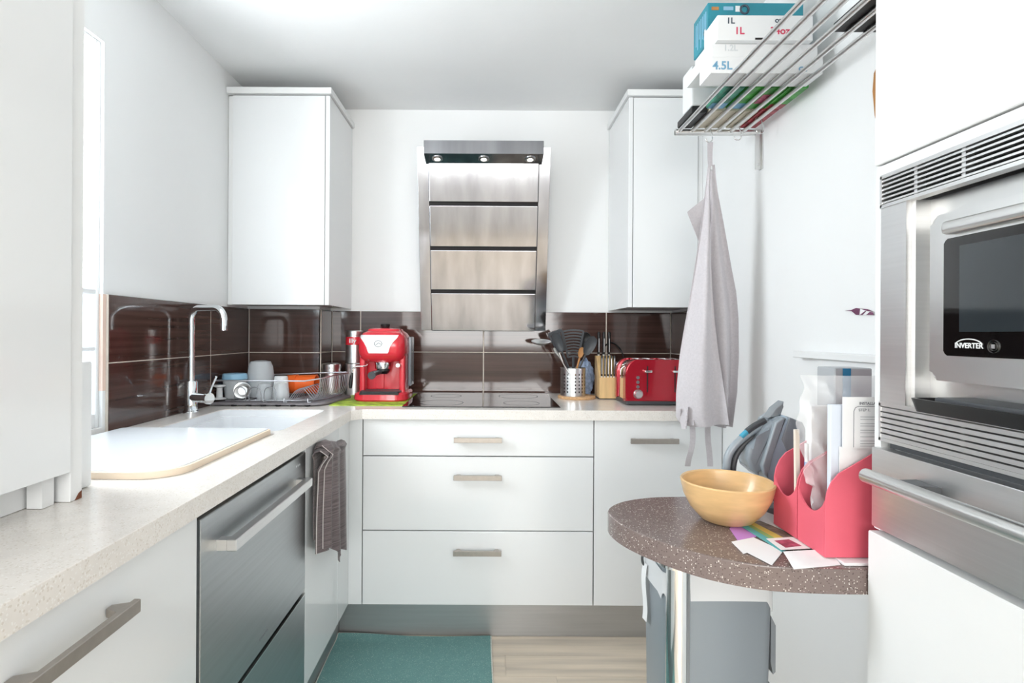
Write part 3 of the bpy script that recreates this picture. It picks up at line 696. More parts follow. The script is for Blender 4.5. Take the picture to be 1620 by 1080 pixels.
for x in (-.89, -.81, -.715):
    part('leg', B().tube([(x, 2.212, zr0+.01), (x, 2.208, .9145), (x+.014, 2.206, .9145)], .002, 6), 'rack_wire', rk)
zk = zr0+.003
# white spool-shaped holder
b = B().lathe([(0, 0), (.026, 0), (.026, .004), (.012, .007), (.011, .046), (.024, .052), (.024, .057), (0, .057)], (-1.079, 2.236, zk), 24)
single('egg_cup', b, 'white_plastic', 'white spool-shaped plastic cup at the left end of the dish rack', 'cup')
# clear tub with pale blue lid
tb = thing('food_tub', 'clear tub with a pale blue lid beside the white spool cup', 'tub', (-1.040, 2.285, zk))
part('tub', B().lathe([(0, 0), (.038, 0), (.046, .075), (.044, .075), (.036, .003), (0, .003)], (-1.040, 2.285, zk), 28), 'clear_plastic', tb)
part('lid', B().lathe([(0, 0), (.047, 0), (.049, .003), (.047, .020), (.045, .024), (0, .024)], (-1.040, 2.285, zk+.0755), 28), 'pale_blue_plastic', tb)
part('contents', B().lathe([(0, .004), (.034, .004), (.036, .020), (.02, .027), (0, .028)], (-1.040, 2.285, zk), 20), 'food_mix', tb)
tt = single('beaker', B().lathe([(0, .0), (.026, .0), (.036, .082), (.034, .082), (.024, .003), (0, .003)], (-1.045, 2.42, zk), 26), 'blue_plastic', 'small blue plastic beaker behind the clear tub', 'cup')
# big clear jug upside down
b = B().lathe([(.058, 0), (.060, 0), (.056, .06), (.049, .125), (.040, .146), (.02, .150), (0, .150)], (-.965, 2.362, zk), 32)
single('plastic_jug', b, 'clear_plastic', 'large translucent plastic jug standing upside down in the dish rack', 'jug')
# two drinking glasses upside down
for (x, y_, lab) in ((-.902, 2.248, 'upturned clear drinking glass in front of the translucent jug'), (-.836, 2.248, 'upturned clear drinking glass in front of the white cup')):
    single('drinking_glass', B().lathe([(.031, 0), (.033, 0), (.030, .035), (.024, .062), (.012, .067), (0, .067)], (x, y_, zk), 28), 'clear_glass', lab, 'glass', 'upturned glasses in the dish rack')
single('white_cup', B().lathe([(.031, 0), (.034, 0), (.027, .082), (.024, .086), (0, .086)], (-.872, 2.345, zk), 28), 'white_plastic', 'upturned white cup left of the orange cups', 'cup')
for (x0, lab, L) in ((-.878, 'orange plastic cup nested inside the other in the dish rack', .046), (-.836, 'larger orange plastic cup lying on its side in the dish rack', .088)):
    r0 = .041
    b = B().lathe([(0, 0), (r0-.005, 0), (r0-.002, .003), (r0+.001, L-.004), (r0+.002, L), (r0-.003, L), (r0-.006, .006), (0, .006)], (x0, 2.43, zk+r0+.003), 30, axis='X')
    single('orange_cup', b, 'orange_plastic', lab, 'cup', 'orange cups in the dish rack')
b = B().lathe([(0, 0), (.018, .001), (.026, .008), (.033, .010), (.033, .0125), (.025, .011), (.017, .004), (0, .003)], (0, 0, 0), 28)
b.xf(Matrix.Translation((-.986, 2.238, zk+.034)) @ Matrix.Rotation(math.radians(35), 4, 'Y') @ Matrix.Rotation(math.radians(70), 4, 'X'))
single('sieve', b, 'satin_metal', 'small round metal strainer leaning in front of the clear tub', 'strainer')

# ================================================================== RIGHT OF THE HOB
single('trivet', B().lathe([(0, 0), (.083, 0), (.085, .003), (.085, .010), (.083, .012), (0, .012)], (.405, 2.53, .9003), 36), 'cork', 'round cork trivet under the utensil pot', 'trivet')
up = thing('utensil_pot', 'perforated stainless steel utensil pot on the cork trivet', 'pot', (.388, 2.53, .9125))
UC = Vector((.388, 2.53, .9125)); UR = .056; UH = .125
b = B(); nu, rows_ = 60, [0, .016] ; zz = [0, .016]
for k in range(6): zz += [zz[-1]+.0075, zz[-1]+.0155]
zz += [UH]
V = [[b.bm.verts.new(UC+Vector((UR*math.cos(2*PI*i/nu), UR*math.sin(2*PI*i/nu), z))) for z in zz] for i in range(nu)]
for i in range(nu):
    for j in range(len(zz)-1):
        hole = (j % 2 == 1 and 1 <= j <= 11 and i % 3 == 0 and (i % 15) != 12)
        if not hole: b.bm.faces.new((V[i][j], V[(i+1) % nu][j], V[(i+1) % nu][j+1], V[i][j+1]))
part('perforated_wall', b, 'steel', up)
part('floor_disc', B().lathe([(0, 0), (UR, 0), (UR, .002), (0, .002)], UC, 30), 'steel', up)
part('rolled_rim', B().tube([UC+Vector((UR*math.cos(a), UR*math.sin(a), UH)) for a in [2*PI*k/40 for k in range(40)]], .0018, 8, closed=True), 'satin_metal', up)
part('liner', B().lathe([(UR-.008, .004), (UR-.008, UH-.03)], UC, 30), 'black_plastic', up)
def utensil(name, label, foot, tip, headfn, m_h, m_s, r=.0045):
    """foot: (x,y) offset in the pot, tip: top point where the head starts; headfn(builder, tip, dir)"""
    f = UC+Vector((foot[0], foot[1], .006)); tip = Vector(tip); d = (tip-f).normalized()
    t = thing(name, label, 'utensil', f, 'kitchen utensils in the perforated pot')
    part('shaft', B().tube([f, f.lerp(tip, .5), tip], r, 10), m_s, t)
    hb_ = headfn(tip, d); part('head', hb_, m_h, t); return t, d
def frame(tip, d):
    side = Vector((1, 0, 0)); side = (side-d*side.dot(d)).normalized(); nrm = side.cross(d); return side, nrm
def spoon_head(w_, l_, curv=.010):
    def fn(tip, d):
        s_, n_ = frame(tip, d)
        def g(u, v):
            a = 2*u-1; t = v; hw = w_*math.sqrt(max(0, 1-(2*t-1)**2))*(.85+.25*t)+.0012
            return tip+d*(t*l_)+s_*(a*hw)+n_*(-curv*(1-a*a)*math.sin(PI*t))
        return B().sheet(g, 10, 14, .0022)
    return fn
def slot_head(w0, w1, l_, n, horizontal=False, curv=.0):
    def fn(tip, d):
        s_, n_ = frame(tip, d); b = B()
        def bar(p0, p1, hw):
            q = (p1-p0).normalized(); pr = q.cross(n_).normalized()
            b.prism([p0+pr*hw, p0-pr*hw, p1-pr*hw, p1+pr*hw], n_*.003)
        W = lambda t: w0+(w1-w0)*t
        A = lambda t, sd: tip+d*(t*l_)+s_*(sd*W(t))+n_*(curv*sd*sd)
        for sd in (-1, 1): bar(A(0, sd), A(1, sd), .004)
        if horizontal:
            for k in range(n+1):
                t = k/n; pts = [A(t, -1+q*.25)+d*(.006*math.sin(PI*q/8)) for q in range(9)]
                for p0, p1 in zip(pts, pts[1:]): bar(p0, p1, .0035)
        else:
            bar(A(0, -1), A(0, 1), .008); bar(A(1, -1.05), A(1, 1.05), .007)
            for k in range(1, n):
                q = -1+2*k/n; bar(A(0, q), A(1, q), .0035)
        return b
    return fn
utensil('turner', 'black slotted turner leaning left in the utensil pot', (.02, .01), PY(888, 553, 2.50), slot_head(.020, .030, .085, 5), 'charcoal_plastic', 'charcoal_plastic')
utensil('cooking_spoon', 'black cooking spoon beside the turner in the utensil pot', (.03, -.012), PY(889, 556, 2.47), spoon_head(.021, .098), 'charcoal_plastic', 'charcoal_plastic')
utensil('skimmer', 'large black slotted skimmer in the middle of the utensil pot', (.004, .0), PY(907, 565, 2.52), slot_head(.024, .047, .118, 9, True), 'charcoal_plastic', 'charcoal_plastic', .006)
utensil('serving_spoon', 'black serving spoon leaning right in the utensil pot', (-.025, .0), PY(926, 562, 2.50), spoon_head(.025, .095), 'charcoal_plastic', 'charcoal_plastic')
utensil('ladle', 'dark ladle behind the skimmer in the utensil pot', (-.012, .03), PY(922, 548, 2.57), spoon_head(.024, .07), 'black_plastic', 'black_plastic')
utensil('wooden_spatula', 'wooden spatula between the skimmer and the serving spoon', (-.015, -.02), PY(917, 566, 2.505), spoon_head(.012, .05, .002), 'brown_wood', 'brown_wood')
utensil('steel_spoon', 'steel serving spoon handle with a yellow tip at the left of the pot', (.035, -.02), PY(884, 563, 2.46), spoon_head(.0055, .045, .002), 'satin_metal', 'satin_metal', .003)
lad = thing('steel_ladle', 'silver ladle sticking out sideways left of the utensil pot', 'utensil', UC, 'kitchen utensils in the perforated pot')
c0 = PY(856, 541, 2.52)
part('head', B().lathe([(0, -.012), (.02, -.011), (.038, -.004), (.045, .004), (.044, .005), (.037, -.002), (.019, -.009), (0, -.010)], (0, 0, 0), 26).xf(Matrix.Translation(c0) @ Matrix.Rotation(math.radians(12), 4, 'X')), 'satin_metal', lad)
part('shaft', B().tube(bez([c0+Vector((.040, 0, .002)), PY(880, 548, 2.53), UC+Vector((-.03, .0, .11)), UC+Vector((.01, .0, .01))], 6), .0035, 8), 'satin_metal', lad)
# knife block
kb = thing('knife_block', 'pale wooden knife block between the utensil pot and the toaster', 'knife block', (.545, 2.54, .9003))
def kbx(px): return (px-CX)*2.5/F
kp = [(0, 2.485, .9045), (0, 2.485, .998), (0, 2.51, 1.02), (0, 2.565, 1.092), (0, 2.60, 1.092), (0, 2.60, .9045)]
part('block', B().prism([(.500, p[1], p[2]) for p in kp], (.076, 0, 0), .002, 1), 'beech', kb)
part('foot_plate', B().box(.502, .574, 2.49, 2.598, .9003, .9043), 'black_plastic', kb)
def knife(x, y_, z, L, r, lab, lean=.05):
    t = thing('knife', lab, 'knife', (x, y_, z), 'knives in the wooden block')
    p0 = Vector((x, y_, z)); dv = Vector((0, -lean, 1)).normalized()
    part('handle', B().tube([p0+dv*.004, p0+dv*(L*.2), p0+dv*(L*.75), p0+dv*(L*.95), p0+dv*L], r, 12, radii=[r*.8, r*.9, r, r*1.05, r*.6]), 'black_plastic', t)
    part('tang', B().box(x-.0012, x+.0012, y_-lean*L*.5-r*1.15, y_-lean*L*.5-r*.8, z+L*.15, z+L*.9), 'satin_metal', t)
    part('bolster', B().tube([p0, p0+dv*.006], r*.85, 12), 'satin_metal', t)
for k, (x, wd_) in enumerate(((.514, 'left'), (.538, 'middle'), (.562, 'right'))):
    knife(x, 2.580, 1.0925, .110, .0068, 'large black-handled knife, %s of the three tall ones in the block' % wd_)
for k in range(5):
    x = .510+k*.0142
    nm = ['leftmost', 'second from the left', 'middle', 'fourth from the left', 'rightmost'][k]
    knife(x, 2.488, .9985, .098, .0048, 'small steak knife, %s of the five low ones in the block' % nm, .02)
# plastic bags behind
def blob(c_, rx, ry, rz, seed, m_, name, label, cat):
    rn = random.Random(seed); ph = [(rn.uniform(2, 7), rn.uniform(2, 7), rn.uniform(0, 6)) for _ in range(6)]
    def g(u, v):
        a, b_ = 2*PI*u, PI*(v*.98+.01)
        k = 1+sum(.05*math.sin(p[0]*a+p[2])*math.sin(p[1]*b_+p[2]) for p in ph)
        x, y_, z = math.cos(a)*math.sin(b_)*rx*k, math.sin(a)*math.sin(b_)*ry*k, -math.cos(b_)*rz*k
        z = max(z, -rz*.92); return (c_[0]+x, c_[1]+y_, c_[2]+z+rz*.92)
    return single(name, B().grid(g, 36, 20, True), m_, label, cat)
blob((.466, 2.66, .9005), .040, .035, .088, 2, 'bag_blue', 'plastic_bag', 'crumpled pale blue plastic bag between the utensil pot and knife block', 'bag')
blob((.616, 2.655, .9005), .034, .035, .078, 5, 'bag_blue', 'plastic_bag', 'crumpled pale blue plastic bag between the knife block and toaster', 'bag')
# toaster
ts = thing('toaster', 'red four-slot toaster with two levers and a dial', 'toaster', (.715, 2.41, .9003))
tx0, tx1, ty0, ty1, tz0, tz1 = .565, .865, 2.275, 2.470, .917, 1.088
part('base', B().box(tx0+.004, tx1-.004, ty0+.003, ty1, .9035, .9205, .004, 2).box(tx0+.02, tx1-.02, ty0+.02, ty1-.02, .9003, .9036), 'charcoal_plastic', ts)
pr = [(tx0, tz0), (tx1, tz0)]+[(tx1-.045+.045*math.cos(a), tz1-.055+.055*math.sin(a)) for a in [math.radians(k*15) for k in range(7)]]+[(tx0+.045-.045*math.sin(a), tz1-.055+.055*math.cos(a)) for a in [math.radians(k*15) for k in range(7)]]
part('front_shell', B().prism([(p[0], ty0, p[1]) for p in pr], (0, .05, 0), .006, 3), 'toaster_red', ts)
part('shell', B().prism([(tx0+.008+(p[0]-tx0)*(1-.016/(tx1-tx0)), ty0+.051, p[1]-.004) for p in pr], (0, ty1-ty0-.088, 0)), 'chrome', ts)
part('rear_shell', B().prism([(p[0], ty1-.036, p[1]) for p in pr], (0, .034, 0), .006, 3), 'toaster_red', ts)
for k in range(2):
    for q in range(2):
        x = tx0+.060+k*.118+q*.046
        part('slot', B().box(x, x+.024, ty0+.065, ty1-.055, 1.0835, 1.0850), 'black_plastic', ts)
        part('slot_rim', B().tube([(x-.003, ty0+.062, 1.086), (x+.027, ty0+.062, 1.086), (x+.027, ty1-.052, 1.086), (x-.003, ty1-.052, 1.086)], .0022, 6, closed=True), 'chrome', ts)
for x in (.654, .767):
    part('lever_slot', B().box(x-.0025, x+.0025, ty0-.0006, ty0+.002, .955, 1.062), 'black_plastic', ts)
    part('lever', B().box(x-.015, x+.015, ty0-.020, ty0-.0005, 1.036, 1.046, .003, 2), 'chrome', ts)
for z in (1.015, .996, .977): part('button', B().lathe([(0, .004), (.007, .004), (.008, 0), (0, 0)], (.614, ty0, z), 18, axis='Y'), 'chrome', ts)
dl = part('dial', B().lathe([(0, .014), (.014, .014), (.016, .010), (.017, 0), (0, 0)], (.616, ty0, .947), 26, axis='Y'), 'satin_metal', ts)
part('dial_ring', B().tube([(.616+.0185*math.cos(a), ty0-.001, .947+.0185*math.sin(a)) for a in [2*PI*k/28 for k in range(28)]], .0015, 6, closed=True), 'chrome', dl)
part('cable', B().tube(bez([(.66, 2.472, .93), (.655, 2.60, .94), (.66, 2.70, 1.08), (.63, 2.705, 1.135), (.59, 2.70, 1.15), (.56, 2.70, 1.11), (.55, 2.69, .99)]), .0032, 8), 'black_plastic', ts)

# ================================================================== TOWEL, RUG
tw = thing('tea_towel', 'grey ribbed tea towel with pale hem over the corner cabinet handle', 'towel', (-.49, 1.78, .54))
ht_ = .815; yc0 = 1.79
def towel(off, zlo, y0, y1, amp, ph, lean):
    def g(u, v):
        # v: 0 front bottom -> .5 over the bar -> 1 back bottom
        y_ = y0+(y1-y0)*u
        fold = amp*math.sin(u*9+ph)+amp*.5*math.sin(u*17+ph*2)
        if v < .46: t = v/.46; zl = zlo-.085*u; z = zl+(ht_-zl)*t; x = XF+.046+off+fold*(1.15-.75*t)+lean*(1-t); x += (XF+.027+off*.8-x)*max(0, 1-u/.16)*min(1, (1-t)*8) 
        elif v > .54: t = (v-.54)/.46; z = ht_-(ht_-zlo-.04+.05*u)*t; x = XF+.010+.008*t+abs(fold)*.25
        else:
            a = PI*(v-.46)/.08; z = ht_+(.021+off)*math.sin(a); x = XF+.030+(.022+off+fold*.4)*math.cos(a)
        sq = 1-.16*smoothstep((z-.6)/.25)
        return (max(x, XF+.0055), yc0+(y_-yc0)*sq, z+.012*math.sin(u*5))
    return g
part('cloth', B().sheet(towel(0, .535, 1.645, 1.935, .008, .4, .0), 40, 60, .003), 'towel_grey', tw)
part('fold', B().sheet(towel(.012, .545, 1.662, 1.80, .007, 2.2, .006), 30, 60, .003), 'towel_grey', tw)
def hemline(g, u): return [Vector(g(u, v*.5/14))+Vector((.002, -.001, 0)) for v in range(15)]
part('hem', B().tube(hemline(towel(.012, .545, 1.662, 1.80, .007, 2.2, .006), 0.02), .0015, 6), 'towel_edge', tw)
part('hem', B().tube(hemline(towel(0, .535, 1.645, 1.935, .008, .4, .0), 0.0), .0015, 6), 'towel_edge', tw)
rg = thing('rug', 'teal flat-woven rug with pale edges on the wooden floor', 'rug', (-.28, 1.4, .0))
def rugf(u, v):
    x = -.572+.592*u; y_ = .35+1.818*v+.004*math.sin(u*7); lift = .012*smoothstep((v-.985)/.015)*smoothstep((.5-u)/.5)
    return (x+.004*math.sin(v*11), y_, .006+.0012*math.sin(v*23+u*4)+lift)
part('weave', B().sheet(rugf, 24, 60, .005), 'rug_teal', rg)
for u in (0.0, 1.0):
    part('selvedge', B().tube([Vector(rugf(u, k/60))+Vector((.002 if u else -.002, 0, .001)) for k in range(61)], .0035, 6), 'rug_edge', rg)
part('far_hem', B().tube([Vector(rugf(k/30, 1))+Vector((0, .002, .001)) for k in range(18)], .003, 6), 'rug_edge', rg)

# ================================================================== WALL RACK WITH PACKS
sh = thing('wall_shelf', 'stainless steel slatted tube rack on the right wall', 'shelf', (.75, 1.4, 1.74))
SZ = 1.868; SYF, SYN = 1.852, .935
part('end_bar', B().tube([(.620, SYF, SZ-.002), (XR-.006, SYF, SZ-.002)], .0105, 14).box(.62, XR-.004, SYF-.002, SYF+.006, SZ-.012, SZ+.004), 'satin_metal', sh)
part('end_bar', B().tube([(.620, SYN, SZ-.002), (XR-.006, SYN, SZ-.002)], .0105, 14), 'satin_metal', sh)
for k in range(6):
    x = .632+k*.0425
    part('tube', B().tube([(x, SYN, SZ), (x, SYF, SZ)], .0062, 12), 'satin_metal', sh)
for y_ in (SYF-.004, SYN+.006):
    bk = part('bracket', B().box(XR-.022, XR-.001, y_-.003, y_+.003, 1.742, SZ+.002).box(XR-.004, XR-.001, y_-.012, y_+.012, 1.742, SZ+.002), 'satin_metal', sh)
    part('screw', B().lathe([(0, .003), (.004, .002), (.005, 0)], (XR-.012, y_-.003, 1.757), 12, axis='Y'), 'steel', bk)
TOPZ = SZ+.0066
def pack(name, label, x0, x1, y0, y1, z0, z1, m_, cat='packet', grp='packs and boxes on the wall rack', bev=.004):
    t = thing(name, label, cat, ((x0+x1)/2, (y0+y1)/2, z0), grp)
    part('carton', B().box(x0, x1, y0, y1, z0, z1, bev, 2), m_, t); return t
pk = pack('food_packet', 'black packet at the far left end of the wall rack', .624, .672, 1.71, 1.845, TOPZ, TOPZ+.022, 'pack_black')
for k, (a, b_) in enumerate(((.676, .727), (.731, .778), (.782, .825))):
    pack('food_packet', 'cream packet, %s of three at the far end of the wall rack' % ['left', 'middle', 'right'][k], a, b_, 1.70, 1.842, TOPZ, TOPZ+.022, 'pack_cream')
pack('food_packet', 'red packet against the wall at the far end of the rack', .829, .882, 1.685, 1.84, TOPZ, TOPZ+.022, 'pack_red')
cols = ('pack_bluegreen', 'pack_green', 'pack_green', 'pack_green')
nm = ('blue and green packet, leftmost of the green packs on the wall rack', 'bright green packet, second of the green packs on the wall rack', 'green packet with pink lettering on the wall rack', 'bright green packet nearest the wall on the rack')
for k in range(4):
    a = .655+k*.058
    t = pack('food_packet', nm[k], a, a+.055, 1.535, 1.682, TOPZ, TOPZ+.022, cols[k])
    if k == 2: part('print_patch', B().box(a+.008, a+.047, 1.58, 1.64, TOPZ-.0006, TOPZ+.0003), 'print_pink', t)
    if k in (0, 1): part('print_patch', B().box(a+.004, a+.05, 1.64, 1.678, TOPZ-.0006, TOPZ+.0003), 'print_blue', t)
    if k == 3: part('print_patch', B().box(a+.004, a+.051, 1.645, 1.68, TOPZ-.0006, TOPZ+.0003), 'pack_red', t)
Z1 = TOPZ+.0225
def carton(label, x0, x1, y0, y1, z0, z1, words, m_='carton_white'):
    t = pack('carton', label, x0, x1, y0, y1, z0, z1, m_, 'box', bev=.002)
    for (wd_, size, px, py, mm) in words:
        p = PY(px, py, y0-.0006); text(wd_, size, (p.x, y0-.0006, min(max(p.z, z0+size*.35), z1-size*.35)), FRONT, mm, t, bold=True)
    return t
carton('white carton printed 4.5L low in the stack on the wall rack', .578, .872, 1.452, 1.530, TOPZ, 1.9178, (('4.5L', .030, 1143, 104, 'print_blue'), ('qt', .026, 1270, 108, 'print_blue')))
carton('white carton with faint lettering in the middle of the stack on the wall rack', .582, .860, 1.456, 1.640, 1.9182, 1.9540, (('1.2L', .022, 1156, 76, 'carton_print_faint'),))
carton('plain white carton under the teal box on the wall rack', .606, .850, 1.534, 1.640, 1.9544, 1.9990, ())
ct = carton('white carton printed with red 1L on top of the stack', .590, .838, 1.440, 1.530, 1.9544, 2.0200, (('1L', .022, 1156, 33, 'print_dark'), ('1L', .026, 1170, 49, 'print_red'), ('oz', .020, 1232, 32, 'print_dark'), ('34oz', .026, 1234, 49, 'print_red')))
part('slot_hole', B().box(.688, .708, 1.4392, 1.4402, 1.956, 1.961), 'dark_gap', ct)
tl = pack('carton', 'teal box with white lettering behind the white cartons on the wall rack', .602, .866, 1.534, 1.640, 1.9994, 2.108, 'carton_teal', 'box', bev=.002)
for k in range(7):
    L = (.05, .07, .062, .08, .05, .074, .06)[k]
    part('print_line', B().box(.6012, .6022, 1.545+k*.012, 1.549+k*.012, 2.088-L, 2.09), 'pale_blue_plastic', tl)
part('print_dot', B().lathe([(0, 0), (.009, 0), (.009, .0008), (0, .0008)], (.6012, 1.553, 2.035), 18, axis='X'), 'white_plastic', tl)
part('logo', B().tube([(.703+.011*math.cos(a), 1.5335, 2.089+.011*math.sin(a)) for a in [2*PI*k/24 for k in range(24)]], .003, 8, closed=True), 'print_dark', tl)
part('print_patch', B().box(.612, .632, 1.5332, 1.5342, 2.087, 2.096), 'brown_wood', tl)
part('print_patch', B().box(.645, .672, 1.5332, 1.5342, 2.087, 2.097), 'pale_blue_plastic', tl)
part('print_patch', B().box(.678, .69, 1.5332, 1.5342, 2.083, 2.099), 'carton_white', tl)
pack('carton', 'white packet standing behind the cartons at the far end of the wall rack', .624, .72, 1.715, 1.80, Z1, 2.025, 'carton_white', 'box', bev=.008)
pack('carton', 'black flat box lying at the near end of the wall rack', .775, .885, 1.08, 1.255, TOPZ, 1.895, 'pack_black', 'box', bev=.003)
# S-hooks
def shook(x, y_, lab, big=False):
    z = SZ
    ar = .0092
    pts = [(x+ar*math.cos(math.radians(q)), y_, z+ar*math.sin(math.radians(q))) for q in range(190, -21, -30)]
    pts += [(x+.009, y_-.002, z-.012), (x+.013, y_-.004, z-.024)]
    pts += [(x+.002+.0115*math.cos(math.radians(q)), y_-.004, z-.036+.0115*math.sin(math.radians(q))) for q in range(20, -181, -25)]
    return single('s_hook', B().tube(bez(pts, 4), .0017, 8), 'chrome', lab, 'hook', 's-hooks on the wall rack')
shook(.7172, 1.82, 'chrome s-hook carrying the grey apron')
shook(.802, 1.80, 'chrome s-hook hanging left of the rack bracket')
shook(.8445, 1.74, 'chrome s-hook nearer the camera beside the wall')

# ------------------------------------------------------------------ apron
AY = 1.82
ap = thing('apron', 'pale grey linen apron hanging from a hook on the wall rack', 'apron', (.72, AY, .74))
def apx(px): return (px-CX)*AY/F
def apz(py): return CH-(py-CY)*AY/F
Lt = [(258, 1116), (300, 1112), (350, 1107), (420, 1098), (480, 1090), (560, 1078), (620, 1073), (660, 1073), (674, 1084)]
Cn = [(258, 1120), (300, 1118), (350, 1118), (420, 1119), (480, 1122), (560, 1128), (620, 1135), (660, 1139), (674, 1140)]
Rt = [(258, 1130), (300, 1135), (350, 1145), (420, 1158), (460, 1166), (500, 1170), (560, 1171), (620, 1168), (674, 1161)]
def ap_left(u, v):
    py = 262+(672-262)*v; l, c_ = interp(Lt, py), interp(Cn, py)+4*v
    px = l+(c_-l)*u; d = -.014-.055*v*u+.022*math.sin(u*7+v*2)*min(1, v*1.6)
    z = apz(py-(6*u*v)); return (apx(px), AY+d+.01*v, z)
def ap_right(u, v):
    py = 258+(674-258)*v; l, c_ = interp(Cn, py)-8*v, interp(Rt, py)
    px = l+(c_-l)*u; d = .035*v*(1-u)+.026*math.sin(u*8+1.0)*min(1, v*1.5)-.01*u*v
    return (apx(px), AY+d+.004, apz(py))
part('front_panel', B().sheet(ap_left, 24, 60, .0012), 'apron_linen', ap)
part('rear_panel', B().sheet(ap_right, 24, 60, .0012), 'apron_linen', ap)
part('neck_strap', B().sheet(lambda u, v: (apx(1117+(9-2*v)*u+1.5*v), AY-.002+.004*math.sin(v*3), apz(223+40*v)), 3, 12, .0012), 'apron_linen', ap)
part('neck_strap', B().sheet(lambda u, v: (apx(1121+9*u-4*v), AY+.012, apz(260+50*v)), 3, 12, .0012), 'apron_linen', ap)
part('buckle', B().box(apx(1116), apx(1123), AY-.012, AY-.006, apz(268), apz(262)), 'white_plastic', ap)
part('bib_corner', B().sheet(lambda u, v: (apx(1085+27*u+20*v*(1-.2*u)), AY-.004+.018*u*(1-u)+.012*v, apz(334-22*u+44*v+6*u*v)), 8, 10, .0012), 'apron_linen', ap)
part('tie', B().sheet(lambda u, v: (apx(1091+9*u+4*math.sin(v*5)), AY+.01+.008*math.sin(v*7), apz(655+82*v)), 2, 20, .001), 'apron_linen', ap)
part('tie', B().sheet(lambda u, v: (apx(1120+9*u+3*v), AY+.02+.006*math.sin(v*5), apz(665+72*v)), 2, 16, .001), 'apron_linen', ap)
part('ruffle', B().sheet(lambda u, v: (apx(1074+17*u+3*v), AY-.02+.014*math.sin(u*9+v*3), apz(645+30*v-8*u)), 12, 8, .001), 'apron_linen', ap)

# ================================================================== BREAKFAST BAR
BZ = .820
def barpt(px, py, z=BZ): p = PZ(px, py, z); return (p.x, p.y)
bo = [(XR-.003, .902), (.612, .902), (.60, .8815)]
bo = [(XR-.003, .903), (XR-.003, 1.276), (.45, 1.276)]
curve = bez([(.45, 1.276, 0), (.375, 1.268, 0), (.305, 1.238, 0), (.262, 1.19, 0), (.252, 1.14, 0), (.266, 1.075, 0), (.305, 1.005, 0), (.365, .938, 0), (.44, .897, 0), (.52, .884, 0), (.60, .8815, 0)], 5)
bo += [(p.x, p.y) for p in curve[1:]]+[(.655, .8815), (.655, .903)]
bo = bo[::-1]
single('breakfast_bar', slab(bo, [], BZ-.040, BZ, .004), 'bar_stone', 'brown speckled stone breakfast bar with a rounded end', 'bar')
lg = thing('bar_leg', 'round chrome leg holding up the breakfast bar', 'leg', (.352, 1.02, 0))
part('column', B().lathe([(0, 0), (.035, 0), (.035, .006), (.0215, .012), (.0215, BZ-.055), (0, BZ-.055)], (.352, 1.02, 0), 36), 'chrome', lg)
part('top_plate', B().lathe([(.0215, 0), (.038, .006), (.038, .0145), (0, .0145)], (.352, 1.02, BZ-.055), 30), 'chrome', lg)
# waste bin
bn = thing('waste_bin', 'grey upright waste bin with white liner under the breakfast bar', 'bin', (.475, 1.22, 0))
def binl(x0, x1, y0, y1, z, r=.018): return [(p[0], p[1], z) for p in rrect(x0, x1, y0, y1, r, 5)]
part('body', loft([binl(.372, .572, 1.135, 1.275, .012), binl(.362, .583, 1.125, 1.285, .66)]), 'bin_grey', bn)
part('base', loft([binl(.369, .575, 1.132, 1.278, .0), binl(.369, .575, 1.132, 1.278, .0125)]), 'charcoal_plastic', bn)
def liner(u, v):
    lp_ = rrect(.3595, .5855, 1.1225, 1.2875, .02, 5); n_ = len(lp_); k = u*n_; i = int(k) % n_; f = k-int(k); a, b_ = lp_[i], lp_[(i+1) % n_]
    x, y_ = a[0]+(b_[0]-a[0])*f, a[1]+(b_[1]-a[1])*f
    o = .0022*math.sin(u*60)+.002*math.sin(u*23); zb = .648+.010*math.sin(u*14)+.008*math.sin(u*31)
    z = zb+(.706-zb)*v; cx_, cy_ = .4725, 1.205
    q = 1+o*8*(1-v)*.12+.006*(1-v); return (cx_+(x-cx_)*q, cy_+(y_-cy_)*q, z)
part('liner', B().grid(liner, 120, 6, True), 'liner_white', bn)
part('lid', loft([binl(.362, .583, 1.125, 1.285, .700), binl(.362, .583, 1.125, 1.285, .722), binl(.385, .56, 1.145, 1.265, .738)]), 'bin_grey', bn)
part('side_handle', B().prism([(.584, 1.14, .615), (.594, 1.14, .595), (.594, 1.14, .50), (.589, 1.14, .495), (.584, 1.14, .52)], (0, .05, 0)), 'grey_plastic', bn)
part('hinge', B().box(.580, .590, 1.15, 1.19, .38, .47, .003, 2), 'grey_plastic', bn)
part('hook', B().tube(bez([(.3615, 1.255, .695), (.352, 1.255, .690), (.353, 1.255, .675), (.360, 1.255, .668)], 4), .003, 8), 'charcoal_plastic', bn)
lab = B().sheet(lambda u, v: (.3560-.002*math.sin(v*6)-.003*v, 1.262-.032*u+.004*math.sin(v*5), .675-.125*v+.006*u), 4, 12, .0006)
part('paper_tag', lab, 'paper', bn, 'crumpled white paper tag')
# ------------------------------------------------------------------ wooden bowl
BWL = (.478, 1.108, BZ)
b = B().lathe([(0, .0), (.036, .0), (.050, .006), (.070, .028), (.082, .052), (.0885, .080), (.0865, .0825), (.083, .080), (.077, .054), (.063, .030), (.042, .012), (0, .009)], BWL, 48)
single('wooden_bowl', b, 'bowl_wood', 'round pale wooden bowl on the breakfast bar', 'bowl')
